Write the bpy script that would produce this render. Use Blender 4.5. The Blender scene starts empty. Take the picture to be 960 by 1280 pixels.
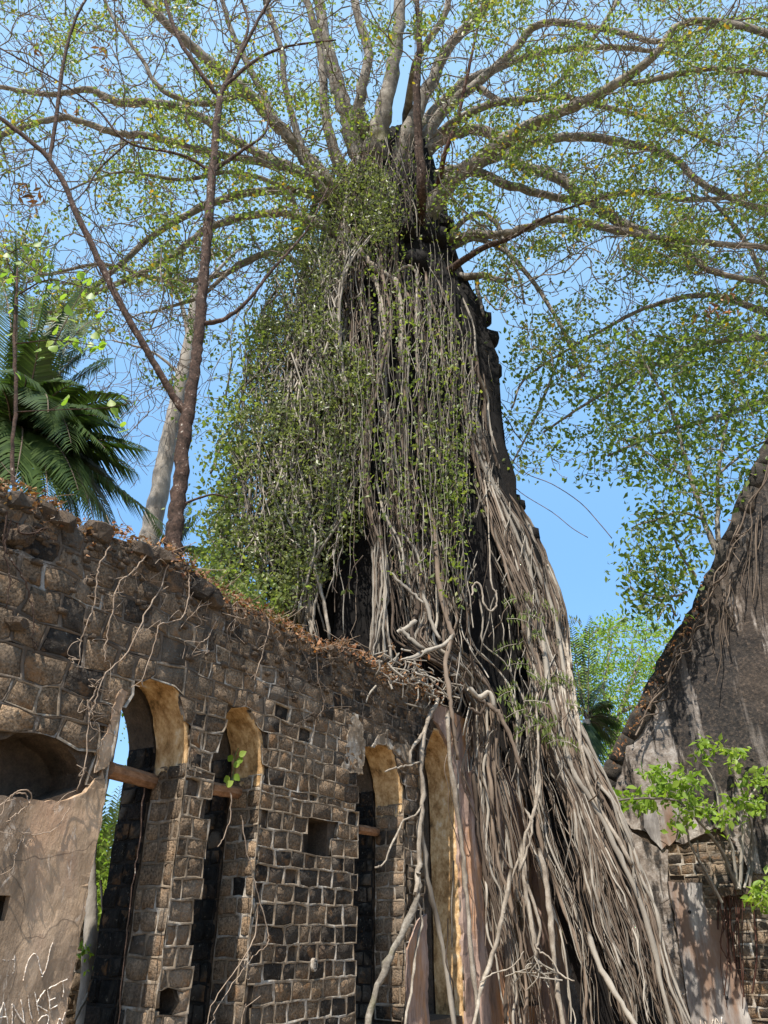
import bpy, math, random
import numpy as np
from math import radians, sin, cos, pi
random.seed(7); rng = np.random.default_rng(7)
S = bpy.context.scene
COL = S.collection

# ---------------------------------------------------------------- camera
PITCH = 29.6; FPX = 924.0; CH = 1.6; HEAD = radians(33.6); WD = 7.0; GS = 17.5
cam_d = bpy.data.cameras.new('camera'); cam = bpy.data.objects.new('camera', cam_d); COL.objects.link(cam)
cam.location = (0, 0, CH); cam.rotation_euler = (radians(90 + PITCH), 0, 0)
cam_d.sensor_fit = 'VERTICAL'; cam_d.sensor_height = 36.0; cam_d.lens = 36.0 * FPX / 1280.0
cam_d.clip_start = 0.05; cam_d.clip_end = 4000
S.camera = cam
# ---------------------------------------------------------------- sky, sun, exposure
SUN_EL, SUN_AZ = 57.0, 203.0      # azimuth clockwise from +Y
W = bpy.data.worlds.new('World'); S.world = W; W.use_nodes = True
nt = W.node_tree; bg = nt.nodes['Background']
sky = nt.nodes.new('ShaderNodeTexSky'); sky.sky_type = 'NISHITA'; sky.sun_disc = False
sky.sun_elevation = radians(SUN_EL); sky.sun_rotation = radians(SUN_AZ)
sky.air_density = 1.0; sky.dust_density = 1.0; sky.ozone_density = 1.0
mxs = nt.nodes.new('ShaderNodeMix'); mxs.data_type = 'RGBA'; mxs.inputs[0].default_value = 0.75; mxs.inputs[7].default_value = (0.38, 1.03, 2.0, 1)
# thin bright haze high up, as in the photograph: clear blue low down, paler towards the top
tcs = nt.nodes.new('ShaderNodeTexCoord'); sxs = nt.nodes.new('ShaderNodeSeparateXYZ'); nt.links.new(tcs.outputs['Generated'], sxs.inputs[0])
mrs = nt.nodes.new('ShaderNodeMapRange'); mrs.interpolation_type = 'SMOOTHSTEP'; mrs.inputs[1].default_value = 0.35; mrs.inputs[2].default_value = 0.9; nt.links.new(sxs.outputs[2], mrs.inputs[0])
gms = nt.nodes.new('ShaderNodeMix'); gms.data_type = 'RGBA'; gms.inputs[6].default_value = (0.36, 1.02, 2.0, 1); gms.inputs[7].default_value = (0.95, 1.65, 2.3, 1)
nt.links.new(mrs.outputs[0], gms.inputs[0]); nt.links.new(gms.outputs[2], mxs.inputs[7]); nt.links.new(sky.outputs[0], mxs.inputs[6]); nt.links.new(mxs.outputs[2], bg.inputs[0]); bg.inputs[1].default_value = 0.15
sd = bpy.data.lights.new('sun', 'SUN'); sun = bpy.data.objects.new('sun', sd); COL.objects.link(sun)
sd.energy = 2.9; sd.angle = radians(0.5); sd.color = (1.0, 0.94, 0.85)
sun.rotation_euler = (radians(90 - SUN_EL), 0, radians(180 - SUN_AZ))
S.view_settings.view_transform = 'Standard'; S.view_settings.look = 'None'
S.view_settings.exposure = 1.62; S.view_settings.gamma = 1.0
S.cycles.max_bounces = 7; S.cycles.transparent_max_bounces = 4

# ---------------------------------------------------------------- projection helpers (photo pixel -> place in the world)
ct, st = cos(radians(PITCH)), sin(radians(PITCH))
ND = np.array([-cos(HEAD), sin(HEAD), 0.0]); DD = np.array([sin(HEAD), cos(HEAD), 0.0])
def ray(x, y):
    u = x - 480.0; v = 640.0 - y
    return np.array([u, FPX * ct - v * st, FPX * st + v * ct])
def P(x, y, f):
    r = ray(x, y); return r * (f / r[1]) + np.array([0, 0, CH])
def px_m(x, y, f):                      # metres per photo pixel there
    return f / ray(x, y)[1]
def onwall(x, y, off=0.0):
    r = ray(x, y); t = (WD + off) / (r @ ND); p = r * t
    return float(p @ DD), float(p[2] + CH)
def wall_fwd(x, y, off=0.0):
    r = ray(x, y); k = r @ ND
    if k < 60: return 99.0
    return float((r * ((WD + off) / k))[1])
def ongable(x, y):
    r = ray(x, y); t = GS / (r @ DD); p = r * t
    return float(WD - p @ ND), float(p[2] + CH)
def gable_fwd(x, y):
    r = ray(x, y); return float((r * (GS / (r @ DD)))[1])
def wallpt(s, n, z):                    # n = distance behind the wall's face
    p = DD * s + ND * (WD + n); return np.array([p[0], p[1], z])

# ---------------------------------------------------------------- object helpers
def tag(o, label=None, cat=None, group=None, kind=None):
    if label: o['label'] = label
    if cat: o['category'] = cat
    if group: o['group'] = group
    if kind: o['kind'] = kind
    return o
def thing(name, label, cat, loc=(0, 0, 0), rz=0.0, group=None):
    o = bpy.data.objects.new(name, None); COL.objects.link(o); o.location = tuple(float(a) for a in loc)
    o.rotation_euler = (0, 0, rz); o.empty_display_size = 0.2
    return tag(o, label, cat, group)
def mesh_from(name, V, faces, smooth=True):
    """faces: list of int arrays (n,3) or (n,4)"""
    me = bpy.data.meshes.new(name)
    V = np.asarray(V, dtype=np.float32)
    faces = [np.asarray(f, dtype=np.int32) for f in faces if len(f)]
    loops = np.concatenate([f.ravel() for f in faces]); sizes = np.concatenate([np.full(len(f), f.shape[1], np.int32) for f in faces])
    starts = np.concatenate([[0], np.cumsum(sizes)[:-1]]).astype(np.int32)
    me.vertices.add(len(V)); me.vertices.foreach_set('co', V.ravel())
    me.loops.add(len(loops)); me.loops.foreach_set('vertex_index', loops)
    me.polygons.add(len(sizes)); me.polygons.foreach_set('loop_start', starts); me.polygons.foreach_set('loop_total', sizes)
    me.polygons.foreach_set('use_smooth', np.full(len(sizes), smooth, dtype=bool))
    me.update(calc_edges=True); me.validate()
    return me
def link(name, me, mat, parent=None, kind=None):
    o = bpy.data.objects.new(name, me); COL.objects.link(o)
    if mat is not None and not me.materials: me.materials.append(mat)
    if parent is not None: o.parent = parent
    if kind: o['kind'] = kind
    return o
class MB:
    def __init__(s): s.V = []; s.F3 = []; s.F4 = []; s.n = 0
    def add(s, V, F4=None, F3=None):
        V = np.asarray(V, float).reshape(-1, 3)
        if F4 is not None and len(F4): s.F4.append(np.asarray(F4, int) + s.n)
        if F3 is not None and len(F3): s.F3.append(np.asarray(F3, int) + s.n)
        s.V.append(V); s.n += len(V)
    def build(s, name, mat, parent=None, kind=None, smooth=True, world=True):
        if not s.V: return None
        V = np.concatenate(s.V)
        if world and parent is not None:
            root = parent
            while root.parent is not None: root = root.parent
            V = V - np.array(root.location)
        F = []
        if s.F4: F.append(np.concatenate(s.F4))
        if s.F3: F.append(np.concatenate(s.F3))
        return link(name, mesh_from(name, V, F, smooth), mat, parent, kind)
    def tube(s, pts, rad, k=5, cap=True, rough=0.0):
        pts = np.asarray(pts, float); n = len(pts); rad = np.broadcast_to(np.asarray(rad, float), (n,))
        t = np.gradient(pts, axis=0); t /= np.linalg.norm(t, axis=1, keepdims=True) + 1e-9
        m = np.abs(t.mean(0)); ref = np.eye(3)[int(np.argmin(m))]
        a = np.cross(t, ref); a /= np.linalg.norm(a, axis=1, keepdims=True) + 1e-9; b = np.cross(t, a)
        th = np.arange(k) * 2 * pi / k
        rr = rad[:, None, None]
        if rough: rr = rr * (1 + rough * rng.standard_normal((n, k, 1)))
        V = pts[:, None] + rr * (np.cos(th)[None, :, None] * a[:, None] + np.sin(th)[None, :, None] * b[:, None])
        i = np.arange(n - 1)[:, None] * k; j = np.arange(k)[None]; j2 = (j + 1) % k
        F = np.stack([i + j, i + j2, i + k + j2, i + k + j], -1).reshape(-1, 4)
        s.add(V.reshape(-1, 3), F4=F)
        if cap:
            o = s.n - n * k
            for base, c in ((0, pts[0]), ((n - 1) * k, pts[-1])):
                s.add([c]); jj = np.arange(k)
                s.F3.append(np.stack([o + base + jj, o + base + (jj + 1) % k, np.full(k, s.n - 1)], -1))
    def leaves(s, C, size, axis=None, up=0.35, asp=0.5, fold=0.25, spread=1.0):
        """kite leaves with a fold along the midrib at points C"""
        C = np.asarray(C, float); n = len(C)
        if n == 0: return
        d = rng.standard_normal((n, 3)); d[:, 2] -= up
        if axis is not None: d = d * spread + np.asarray(axis)
        d /= np.linalg.norm(d, axis=1, keepdims=True)
        q = rng.standard_normal((n, 3)); w = np.cross(d, q); w /= np.linalg.norm(w, axis=1, keepdims=True); nn = np.cross(d, w)
        L = (size * rng.uniform(0.65, 1.3, n))[:, None]; w = w * L * asp * 0.5
        b = C; tip = C + d * L; mid = C + d * L * 0.42
        V = np.stack([b, mid + w + nn * L * fold * .5, tip, mid - w + nn * L * fold * .5], 1)
        o = np.arange(n)[:, None] * 4
        s.add(V.reshape(-1, 3), F3=np.concatenate([o + np.array([[0, 1, 2]]), o + np.array([[0, 2, 3]])]))
def smoothpath(pts, n=None, step=None):
    """Catmull-Rom resample of rows (x,y,z[,r..])"""
    p = np.asarray(pts, float)
    if len(p) < 3 and n is None: n = 6
    q = np.vstack([2 * p[0] - p[1], p, 2 * p[-1] - p[-2]]); out = []
    seg = n or 5
    for i in range(len(p) - 1):
        t = np.linspace(0, 1, seg, endpoint=False)[:, None]
        a, b, c, d = q[i], q[i + 1], q[i + 2], q[i + 3]
        out.append(0.5 * ((2 * b) + (-a + c) * t + (2 * a - 5 * b + 4 * c - d) * t ** 2 + (-a + 3 * b - 3 * c + d) * t ** 3))
    out.append(p[-1:]); return np.vstack(out)

# ---------------------------------------------------------------- materials
def newmat(name):
    m = bpy.data.materials.new(name); m.use_nodes = True; t = m.node_tree
    return m, t, t.nodes['Principled BSDF'], t.nodes['Material Output']
def nz(t, scale, detail=6, rough=0.6, vec=None, dist=0.0):
    n = t.nodes.new('ShaderNodeTexNoise'); n.inputs['Scale'].default_value = scale; n.inputs['Detail'].default_value = detail
    n.inputs['Roughness'].default_value = rough; n.inputs['Distortion'].default_value = dist
    if vec is not None: t.links.new(vec, n.inputs['Vector'])
    return n.outputs['Fac']
def ramp(t, fac, stops, interp='LINEAR'):
    r = t.nodes.new('ShaderNodeValToRGB'); r.color_ramp.interpolation = interp
    e = r.color_ramp.elements
    while len(e) < len(stops): e.new(0.5)
    for k, (p, c) in enumerate(stops):
        e[k].position = p; e[k].color = (c[0], c[1], c[2], 1) if not isinstance(c, (int, float)) else (c, c, c, 1)
    t.links.new(fac, r.inputs[0]); return r.outputs[0]
def mix(t, fac, a, b, mode='MIX'):
    m = t.nodes.new('ShaderNodeMix'); m.data_type = 'RGBA'; m.blend_type = mode
    for sock, v in ((m.inputs[0], fac), (m.inputs[6], a), (m.inputs[7], b)):
        if hasattr(v, 'links'): t.links.new(v, sock)
        elif isinstance(v, (int, float)): sock.default_value = v
        else: sock.default_value = (*v, 1)
    return m.outputs[2]
def pos(t, scale=(1, 1, 1)):
    g = t.nodes.new('ShaderNodeNewGeometry'); m = t.nodes.new('ShaderNodeMapping'); m.inputs['Scale'].default_value = scale
    t.links.new(g.outputs['Position'], m.inputs[0]); return m.outputs[0]
def isl(t):
    g = t.nodes.new('ShaderNodeNewGeometry'); o = t.nodes.new('ShaderNodeObjectInfo'); a = t.nodes.new('ShaderNodeMath'); a.operation = 'ADD'
    t.links.new(g.outputs['Random Per Island'], a.inputs[0]); t.links.new(o.outputs['Random'], a.inputs[1])
    f = t.nodes.new('ShaderNodeMath'); f.operation = 'FRACT'; t.links.new(a.outputs[0], f.inputs[0]); return f.outputs[0]
def bump(t, bsdf, h, strength=0.6, dist=0.02):
    b = t.nodes.new('ShaderNodeBump'); b.inputs['Strength'].default_value = strength; b.inputs['Distance'].default_value = dist
    t.links.new(h, b.inputs['Height']); t.links.new(b.outputs[0], bsdf.inputs['Normal'])
def stone_mat(name, base, dark, tan, darkness=0.5):
    m, t, b, o = newmat(name)
    p = pos(t); c1 = ramp(t, isl(t), [(0.0, dark), (0.35, base), (0.7, base), (1.0, tan)])
    n1 = nz(t, 9, 8, 0.7, p); n2 = nz(t, 1.3, 5, 0.6, p); n3 = nz(t, 38, 5, 0.7, p)
    c = mix(t, ramp(t, n1, [(0.38, 0.0), (0.62, 1.0)]), c1, dark)
    c = mix(t, 0.55, c1, c)
    c = mix(t, ramp(t, n2, [(0.45 - 0.1 * darkness, 1.0), (0.62, 0.0)]), c, mix(t, 0.35, dark, c))
    c = mix(t, 1.0, c, ramp(t, n3, [(0.36, 0.38), (0.5, 1.0), (0.66, 1.75)]), 'MULTIPLY')
    c = mix(t, ramp(t, nz(t, 0.7, 5, 0.6, p, .5), [(0.5, 0.0), (0.6, 0.45)]), c, (0.24, 0.195, 0.15))
    c = mix(t, ramp(t, nz(t, 0.55, 6, 0.7, pos(t, (1.5, 1.5, .5)), .5), [(0.40, 0.5), (0.5, 0.0)]), c, (0.06, 0.05, 0.04))
    lich = ramp(t, nz(t, 16, 6, 0.75, p, 0.4), [(0.6, 0.0), (0.7, 0.6)])
    c = mix(t, lich, c, (0.30, 0.27, 0.22))
    rust = ramp(t, nz(t, 4.3, 4, 0.6, p, 0.3), [(0.56, 0.0), (0.72, 0.75)])
    c = mix(t, rust, c, (0.24, 0.13, 0.06))
    t.links.new(c, b.inputs['Base Color']); b.inputs['Roughness'].default_value = 0.95; b.inputs['Specular IOR Level'].default_value = 0.15
    v = t.nodes.new('ShaderNodeTexVoronoi'); v.inputs['Scale'].default_value = 26; t.links.new(p, v.inputs['Vector'])
    h = mix(t, 0.45, ramp(t, n3, [(0.3, 0.0), (0.7, 1.0)]), v.outputs['Distance']); bump(t, b, mix(t, 0.5, h, n1), 1.0, 0.045)
    return m
M = {}
M['stone'] = stone_mat('laterite_stone', (0.31, 0.215, 0.135), (0.105, 0.075, 0.05), (0.42, 0.285, 0.17))
M['stone_dark'] = stone_mat('sooty_stone', (0.075, 0.06, 0.046), (0.014, 0.012, 0.011), (0.17, 0.115, 0.075), 1.0)
M['stone_soot'] = stone_mat('black_inner_stone', (0.018, 0.016, 0.014), (0.004, 0.004, 0.004), (0.05, 0.034, 0.025), 1.2)  # much darker stone for the inner part of the reveals
def simple(name, stops, scale=6, stretch=(1, 1, 1), rough=0.9, bs=0.7, bd=0.02, fine=40, island=0.0, detail=8, spec=0.2, rust=None):
    m, t, b, o = newmat(name); p = pos(t, stretch)
    n1 = nz(t, scale, detail, 0.68, p); n2 = nz(t, fine, 5, 0.7, p)
    c = ramp(t, mix(t, 0.25, n1, n2), stops)
    if island: c = mix(t, island, c, ramp(t, isl(t), [(0, stops[0][1]), (1, stops[-1][1])]))
    if rust:
        c = mix(t, ramp(t, nz(t, rust[1], 5, 0.6, p), [(rust[2], 0.0), (rust[2] + 0.12, 0.85)]), c, rust[0])
    t.links.new(c, b.inputs['Base Color']); b.inputs['Roughness'].default_value = rough; b.inputs['Specular IOR Level'].default_value = spec
    bump(t, b, mix(t, 0.5, n1, n2), bs, bd); return m
M['core'] = simple('rubble_core', [(0.3, (0.03, 0.025, 0.02)), (0.55, (0.10, 0.072, 0.05)), (0.75, (0.2, 0.14, 0.09))], 5, bs=1, bd=0.05)
M['soot'] = simple('soot_black_core', [(0.3, (0.005, 0.005, 0.005)), (0.7, (0.03, 0.024, 0.02))], 5, bs=1, bd=0.04)  # near-black joints of the inner reveals
M['mortar'] = simple('lime_mortar', [(0.36, (0.10, 0.073, 0.048)), (0.5, (0.20, 0.155, 0.11)), (0.58, (0.32, 0.285, 0.24)), (0.70, (0.45, 0.42, 0.375))], 2.1, bs=.9, bd=0.02, fine=22)
M['mortar_dark'] = simple('grimy_mortar', [(0.32, (0.045, 0.035, 0.027)), (0.56, (0.12, 0.092, 0.068)), (0.63, (0.26, 0.24, 0.215))], 1.9, bs=.9, bd=0.02, fine=22)
M['plaster'] = simple('weathered_plaster', [(0.30, (0.16, 0.11, 0.07)), (0.45, (0.35, 0.24, 0.15)), (0.58, (0.50, 0.355, 0.235)), (0.72, (0.62, 0.47, 0.33))], 2.6, (1, 1, 0.45), bs=1, bd=0.03, fine=24, rust=((0.40, 0.24, 0.15), 1.3, 0.52))
_t = M['plaster'].node_tree; _b = _t.nodes['Principled BSDF']; _l = _b.inputs['Base Color'].links[0].from_socket
_c = mix(_t, ramp(_t, nz(_t, 0.9, 6, 0.65, pos(_t, (1.4, 1.4, .5)), .6), [(0.42, 0.55), (0.56, 0.0)]), _l, (0.10, 0.078, 0.06)); _c = mix(_t, ramp(_t, nz(_t, 6, 8, 0.75, pos(_t, (1, 1, .35)), 1.2), [(0.58, 0.0), (0.64, 0.6)]), _c, (0.62, 0.52, 0.42))
_vv = _t.nodes.new('ShaderNodeTexVoronoi'); _vv.feature = 'DISTANCE_TO_EDGE'; _vv.inputs['Scale'].default_value = 1.6; _mm = _t.nodes.new('ShaderNodeMix'); _mm.data_type = 'VECTOR'
_nn = _t.nodes.new('ShaderNodeTexNoise'); _nn.inputs['Scale'].default_value = 3; _mm.inputs[0].default_value = .25; _t.links.new(pos(_t), _mm.inputs[4]); _t.links.new(_nn.outputs['Color'], _mm.inputs[5]); _t.links.new(pos(_t), _nn.inputs['Vector']); _t.links.new(_mm.outputs[1], _vv.inputs['Vector'])
_c = mix(_t, ramp(_t, _vv.outputs['Distance'], [(0.0, 0.6), (0.012, 0.0)]), _c, (0.05, 0.04, 0.03)); _t.links.new(_c, _b.inputs['Base Color'])
M['chalk'] = simple('scratched_lime', [(0.40, (0.34, 0.25, 0.18)), (0.5, (0.62, 0.54, 0.45)), (0.6, (0.78, 0.7, 0.62))], 40, bs=.5)
M['ochre'] = simple('ochre_plaster', [(0.33, (0.05, 0.035, 0.02)), (0.45, (0.34, 0.20, 0.085)), (0.56, (0.58, 0.39, 0.20)), (0.66, (0.66, 0.55, 0.39))], 5.5, (1, 1, .7), bs=1.0, bd=0.03, fine=24)
M['rust_plaster'] = simple('rust_streaked_plaster', [(0.35, (0.10, 0.075, 0.065)), (0.5, (0.27, 0.19, 0.155)), (0.65, (0.40, 0.29, 0.23))], 3, (1.6, 1.6, 0.35), bs=.8, bd=0.03, fine=20, rust=((0.36, 0.17, 0.055), 1.0, 0.53))
M['grey_plaster'] = simple('lead_grey_plaster', [(0.35, (0.10, 0.09, 0.085)), (0.5, (0.23, 0.21, 0.195)), (0.66, (0.42, 0.39, 0.35))], 3.2, (1.5, 1.5, .28), bs=.6, bd=0.02, fine=18, rust=((0.19, 0.115, 0.075), 1.5, 0.5))
M['gable'] = None
m, t, b, o = newmat('black_streaked_plaster')
p = pos(t, (1, 1, 0.16)); p2 = pos(t)
n1 = nz(t, 2.2, 8, 0.62, p); n2 = nz(t, 0.45, 4, 0.5, p2); n3 = nz(t, 14, 6, 0.7, p2)
gx = t.nodes.new('ShaderNodeNewGeometry'); sx = t.nodes.new('ShaderNodeSeparateXYZ'); t.links.new(gx.outputs['Position'], sx.inputs[0])
mr = t.nodes.new('ShaderNodeMapRange'); mr.inputs[1].default_value = 8.0; mr.inputs[2].default_value = 12.5; mr.inputs[3].default_value = -0.03; mr.inputs[4].default_value = 0.16
mo = t.nodes.new('ShaderNodeTexCoord'); so = t.nodes.new('ShaderNodeSeparateXYZ'); t.links.new(mo.outputs['Object'], so.inputs[0])
ma = t.nodes.new('ShaderNodeMath'); ma.operation = 'MULTIPLY_ADD'; ma.inputs[1].default_value = 1.5; t.links.new(so.outputs[0], ma.inputs[0]); t.links.new(so.outputs[2], ma.inputs[2]); t.links.new(ma.outputs[0], mr.inputs[0])
ad = t.nodes.new('ShaderNodeMath'); ad.operation = 'SUBTRACT'; t.links.new(n1, ad.inputs[0]); t.links.new(mr.outputs[0], ad.inputs[1])
n4 = nz(t, 5, 7, 0.7, p2)
cd = ramp(t, n3, [(0.36, (0.006, 0.005, 0.005)), (0.5, (0.022, 0.018, 0.015)), (0.62, (0.06, 0.044, 0.032)), (0.72, (0.14, 0.105, 0.08))])
cp_ = ramp(t, n4, [(0.34, (0.11, 0.083, 0.064)), (0.5, (0.22, 0.185, 0.155)), (0.66, (0.37, 0.335, 0.30))])
c = mix(t, ramp(t, ad.outputs[0], [(0.44, 0.0), (0.49, 1.0)]), cd, cp_)
c = mix(t, ramp(t, n2, [(0.5, 0.0), (0.6, 0.18)]), c, (0.12, 0.08, 0.05))
c = mix(t, ramp(t, nz(t, 3.4, 7, 0.65, pos(t, (1, 1, .07))), [(0.56, 0.0), (0.64, 0.5)]), c, (0.20, 0.17, 0.145))
t.links.new(c, b.inputs['Base Color']); b.inputs['Roughness'].default_value = 0.95; bump(t, b, mix(t, 0.5, n3, n1), 0.9, 0.06); M['gable'] = m
M['coping'] = simple('blackened_coping', [(0.35, (0.012, 0.011, 0.01)), (0.55, (0.05, 0.042, 0.034)), (0.72, (0.16, 0.12, 0.085))], 3, bs=1, bd=0.06, fine=22)
M['root'] = simple('pale_root_bark', [(0.32, (0.06, 0.05, 0.04)), (0.5, (0.19, 0.162, 0.13)), (0.68, (0.42, 0.375, 0.31))], 5, (1, 1, 0.4), bs=.6, bd=0.01, fine=60, island=0.65)
M['root_brown'] = simple('brown_root_bark', [(0.32, (0.028, 0.02, 0.015)), (0.5, (0.10, 0.073, 0.054)), (0.68, (0.23, 0.175, 0.13))], 5, (1, 1, 0.4), bs=.6, bd=0.01, fine=60, island=0.65)
M['root_pale'] = simple('bleached_root', [(0.32, (0.11, 0.085, 0.064)), (0.5, (0.25, 0.21, 0.165)), (0.68, (0.45, 0.40, 0.33))], 7, (1, 1, 0.6), bs=.6, bd=0.01, fine=60)
M['core_trunk'] = simple('dark_trunk_heart', [(0.3, (0.004, 0.004, 0.004)), (0.55, (0.010, 0.008, 0.007)), (0.75, (0.035, 0.027, 0.021))], 2.5, (1, 1, 0.25), bs=1, bd=0.08, fine=14)  # near-black colour stands in for deep shade between the roots
M['limb'] = simple('mossy_grey_bark', [(0.33, (0.055, 0.046, 0.036)), (0.5, (0.17, 0.147, 0.118)), (0.66, (0.37, 0.335, 0.285))], 3.5, bs=.9, bd=0.05, fine=16, rust=((0.11, 0.105, 0.045), 0.9, 0.56))
M['twig'] = simple('grey_twig', [(0.3, (0.09, 0.066, 0.055)), (0.7, (0.25, 0.20, 0.165))], 3, bs=.2, fine=30)
M['red_bark'] = simple('red_brown_bark', [(0.36, (0.016, 0.011, 0.008)), (0.5, (0.055, 0.034, 0.025)), (0.60, (0.10, 0.06, 0.043)), (0.615, (0.38, 0.34, 0.29))], 11, (1, 1, .8), bs=1, bd=0.04, fine=26)
M['red_twig'] = simple('red_twig', [(0.3, (0.03, 0.016, 0.012)), (0.7, (0.11, 0.05, 0.035))], 7, bs=.3)
M['pale_bark'] = simple('pale_grey_bark', [(0.3, (0.12, 0.10, 0.085)), (0.5, (0.27, 0.24, 0.205)), (0.7, (0.42, 0.385, 0.34))], 2.2, (1, 1, 0.5), bs=.6, bd=0.03, fine=22)
M['timber'] = simple('weathered_timber', [(0.3, (0.08, 0.04, 0.02)), (0.5, (0.22, 0.115, 0.06)), (0.7, (0.36, 0.22, 0.13))], 6, (1, 1, 5), bs=.8, bd=0.01, fine=40)
M['ground'] = simple('leaf_strewn_earth', [(0.3, (0.15, 0.11, 0.07)), (0.5, (0.30, 0.23, 0.15)), (0.7, (0.42, 0.33, 0.22))], 1.5, bs=1, bd=0.05, fine=20)
M['creeper'] = simple('dry_creeper', [(0.3, (0.14, 0.09, 0.06)), (0.6, (0.36, 0.28, 0.21))], 6, bs=.2)
M['plate'] = simple('enamel_plate', [(0.4, (0.14, 0.11, 0.085)), (0.6, (0.42, 0.38, 0.32))], 18, bs=.2, rough=.4)
M['ink'] = simple('black_paint', [(0.3, (0.01, 0.01, 0.01)), (0.6, (0.03, 0.03, 0.03))], 30, bs=.1)  # paint of the plate's mark, and painted shade of the bolt holes
def leafmat(name, cols, trans=0.4, rough=0.45):
    m, t, b, o = newmat(name)
    g = t.nodes.new('ShaderNodeNewGeometry')
    r = t.nodes.new('ShaderNodeObjectInfo'); a = t.nodes.new('ShaderNodeMath'); a.operation = 'ADD'
    t.links.new(g.outputs['Random Per Island'], a.inputs[0]); t.links.new(r.outputs['Random'], a.inputs[1])
    f = t.nodes.new('ShaderNodeMath'); f.operation = 'FRACT'; t.links.new(a.outputs[0], f.inputs[0])
    c = ramp(t, f.outputs[0], [(i / max(1, len(cols) - 1), cc) for i, cc in enumerate(cols)])
    c = mix(t, ramp(t, nz(t, 0.9, 3, 0.5, pos(t)), [(0.4, 0.0), (0.6, 0.45)]), c, cols[0])
    t.links.new(c, b.inputs['Base Color']); b.inputs['Roughness'].default_value = rough; b.inputs['Specular IOR Level'].default_value = 0.35
    tr = t.nodes.new('ShaderNodeBsdfTranslucent')
    tc = mix(t, 1.0, c, (1.35, 1.5, 0.7), 'MULTIPLY'); t.links.new(tc, tr.inputs[0])
    ms = t.nodes.new('ShaderNodeMixShader'); ms.inputs[0].default_value = trans
    t.links.new(b.outputs[0], ms.inputs[1]); t.links.new(tr.outputs[0], ms.inputs[2]); t.links.new(ms.outputs[0], o.inputs[0])
    return m
M['leaf_canopy'] = leafmat('canopy_leaf', [(0.09, 0.12, 0.03), (0.14, 0.18, 0.045), (0.20, 0.25, 0.065), (0.27, 0.27, 0.08)], 0.48)
M['leaf_green'] = leafmat('green_leaf', [(0.075, 0.115, 0.024), (0.13, 0.18, 0.036), (0.22, 0.27, 0.06)], 0.52)
M['leaf_vine'] = leafmat('vine_leaf', [(0.09, 0.11, 0.045), (0.145, 0.165, 0.065), (0.21, 0.23, 0.095), (0.29, 0.30, 0.16)], 0.42, 0.35)
M['leaf_bright'] = leafmat('young_leaf', [(0.15, 0.24, 0.03), (0.22, 0.32, 0.045), (0.31, 0.38, 0.07)], 0.5)
M['leaf_palm'] = leafmat('palm_leaf', [(0.027, 0.05, 0.012), (0.045, 0.078, 0.017), (0.08, 0.12, 0.03)], 0.25, 0.5)
M['leaf_palm_light'] = leafmat('sunny_palm_leaf', [(0.10, 0.15, 0.03), (0.17, 0.22, 0.05), (0.26, 0.27, 0.09)], 0.4, 0.35)
M['leaf_dry'] = leafmat('dry_leaf', [(0.12, 0.05, 0.025), (0.22, 0.10, 0.04), (0.34, 0.20, 0.10), (0.36, 0.13, 0.04)], 0.2, 0.7)
M['leaf_yellow'] = leafmat('yellowing_leaf', [(0.32, 0.26, 0.03), (0.42, 0.22, 0.03), (0.30, 0.32, 0.04)], 0.45)

# ---------------------------------------------------------------- ground
n = 41; g = np.linspace(-1, 1, n); g = np.sign(g) * np.abs(g) ** 2.2 * 600
X, Y = np.meshgrid(g, g + 20); Z = rng.uniform(-0.06, 0.06, X.shape) * (np.hypot(X, Y) < 60)
i = (np.arange(n - 1)[:, None] * n + np.arange(n - 1)[None]).ravel()
link('ground', mesh_from('ground', np.stack([X, Y, Z], -1).reshape(-1, 3), [np.stack([i, i + 1, i + n + 1, i + n], -1)]), M['ground'], kind='structure')

# ================================================================ masonry helpers
def inpoly(poly, x, y):
    c = False; j = len(poly) - 1
    for i in range(len(poly)):
        xi, yi = poly[i]; xj, yj = poly[j]
        if (yi > y) != (yj > y) and x < (xj - xi) * (y - yi) / (yj - yi) + xi: c = not c
        j = i
    return c
def nearest(poly, x, y):
    A = np.array(poly); B = np.roll(A, -1, 0); p = np.array([x, y]); d = B - A
    t = np.clip(((p - A) * d).sum(1) / ((d * d).sum(1) + 1e-12), 0, 1); q = A + d * t[:, None]
    k = int(np.argmin(((q - p) ** 2).sum(1))); return float(q[k, 0]), float(q[k, 1])
def lancet(s0, s1, spring, apex, base=0.4, grow=0.0, n=9):
    s0 -= grow; s1 += grow; apex += grow; m = (s0 + s1) / 2; pts = [(s0, base), (s0, spring)]
    for k in range(1, n):
        a = k / n; pts.append((s0 + (m - s0) * (1 - cos(a * pi / 2)) ** 0.85, spring + (apex - spring) * sin(a * pi / 2)))
    pts.append((m, apex))
    for k in range(n - 1, 0, -1):
        a = k / n; pts.append((s1 - (s1 - m) * (1 - cos(a * pi / 2)) ** 0.85, spring + (apex - spring) * sin(a * pi / 2)))
    pts += [(s1, spring), (s1, base)]
    return pts
def nwarp(a, b, amp, f=2.3, ph=0.0):
    return (a + amp * (sin(f * 2.1 * a + 3.7 * b * f + ph) + sin(f * 5.3 * b - 2.9 * a * f + 1.3)) * 0.5,
            b + amp * (sin(f * 3.1 * b + 2.2 * a * f + 2.1 + ph) + sin(f * 4.7 * a + 1.1 * b * f)) * 0.5)
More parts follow.
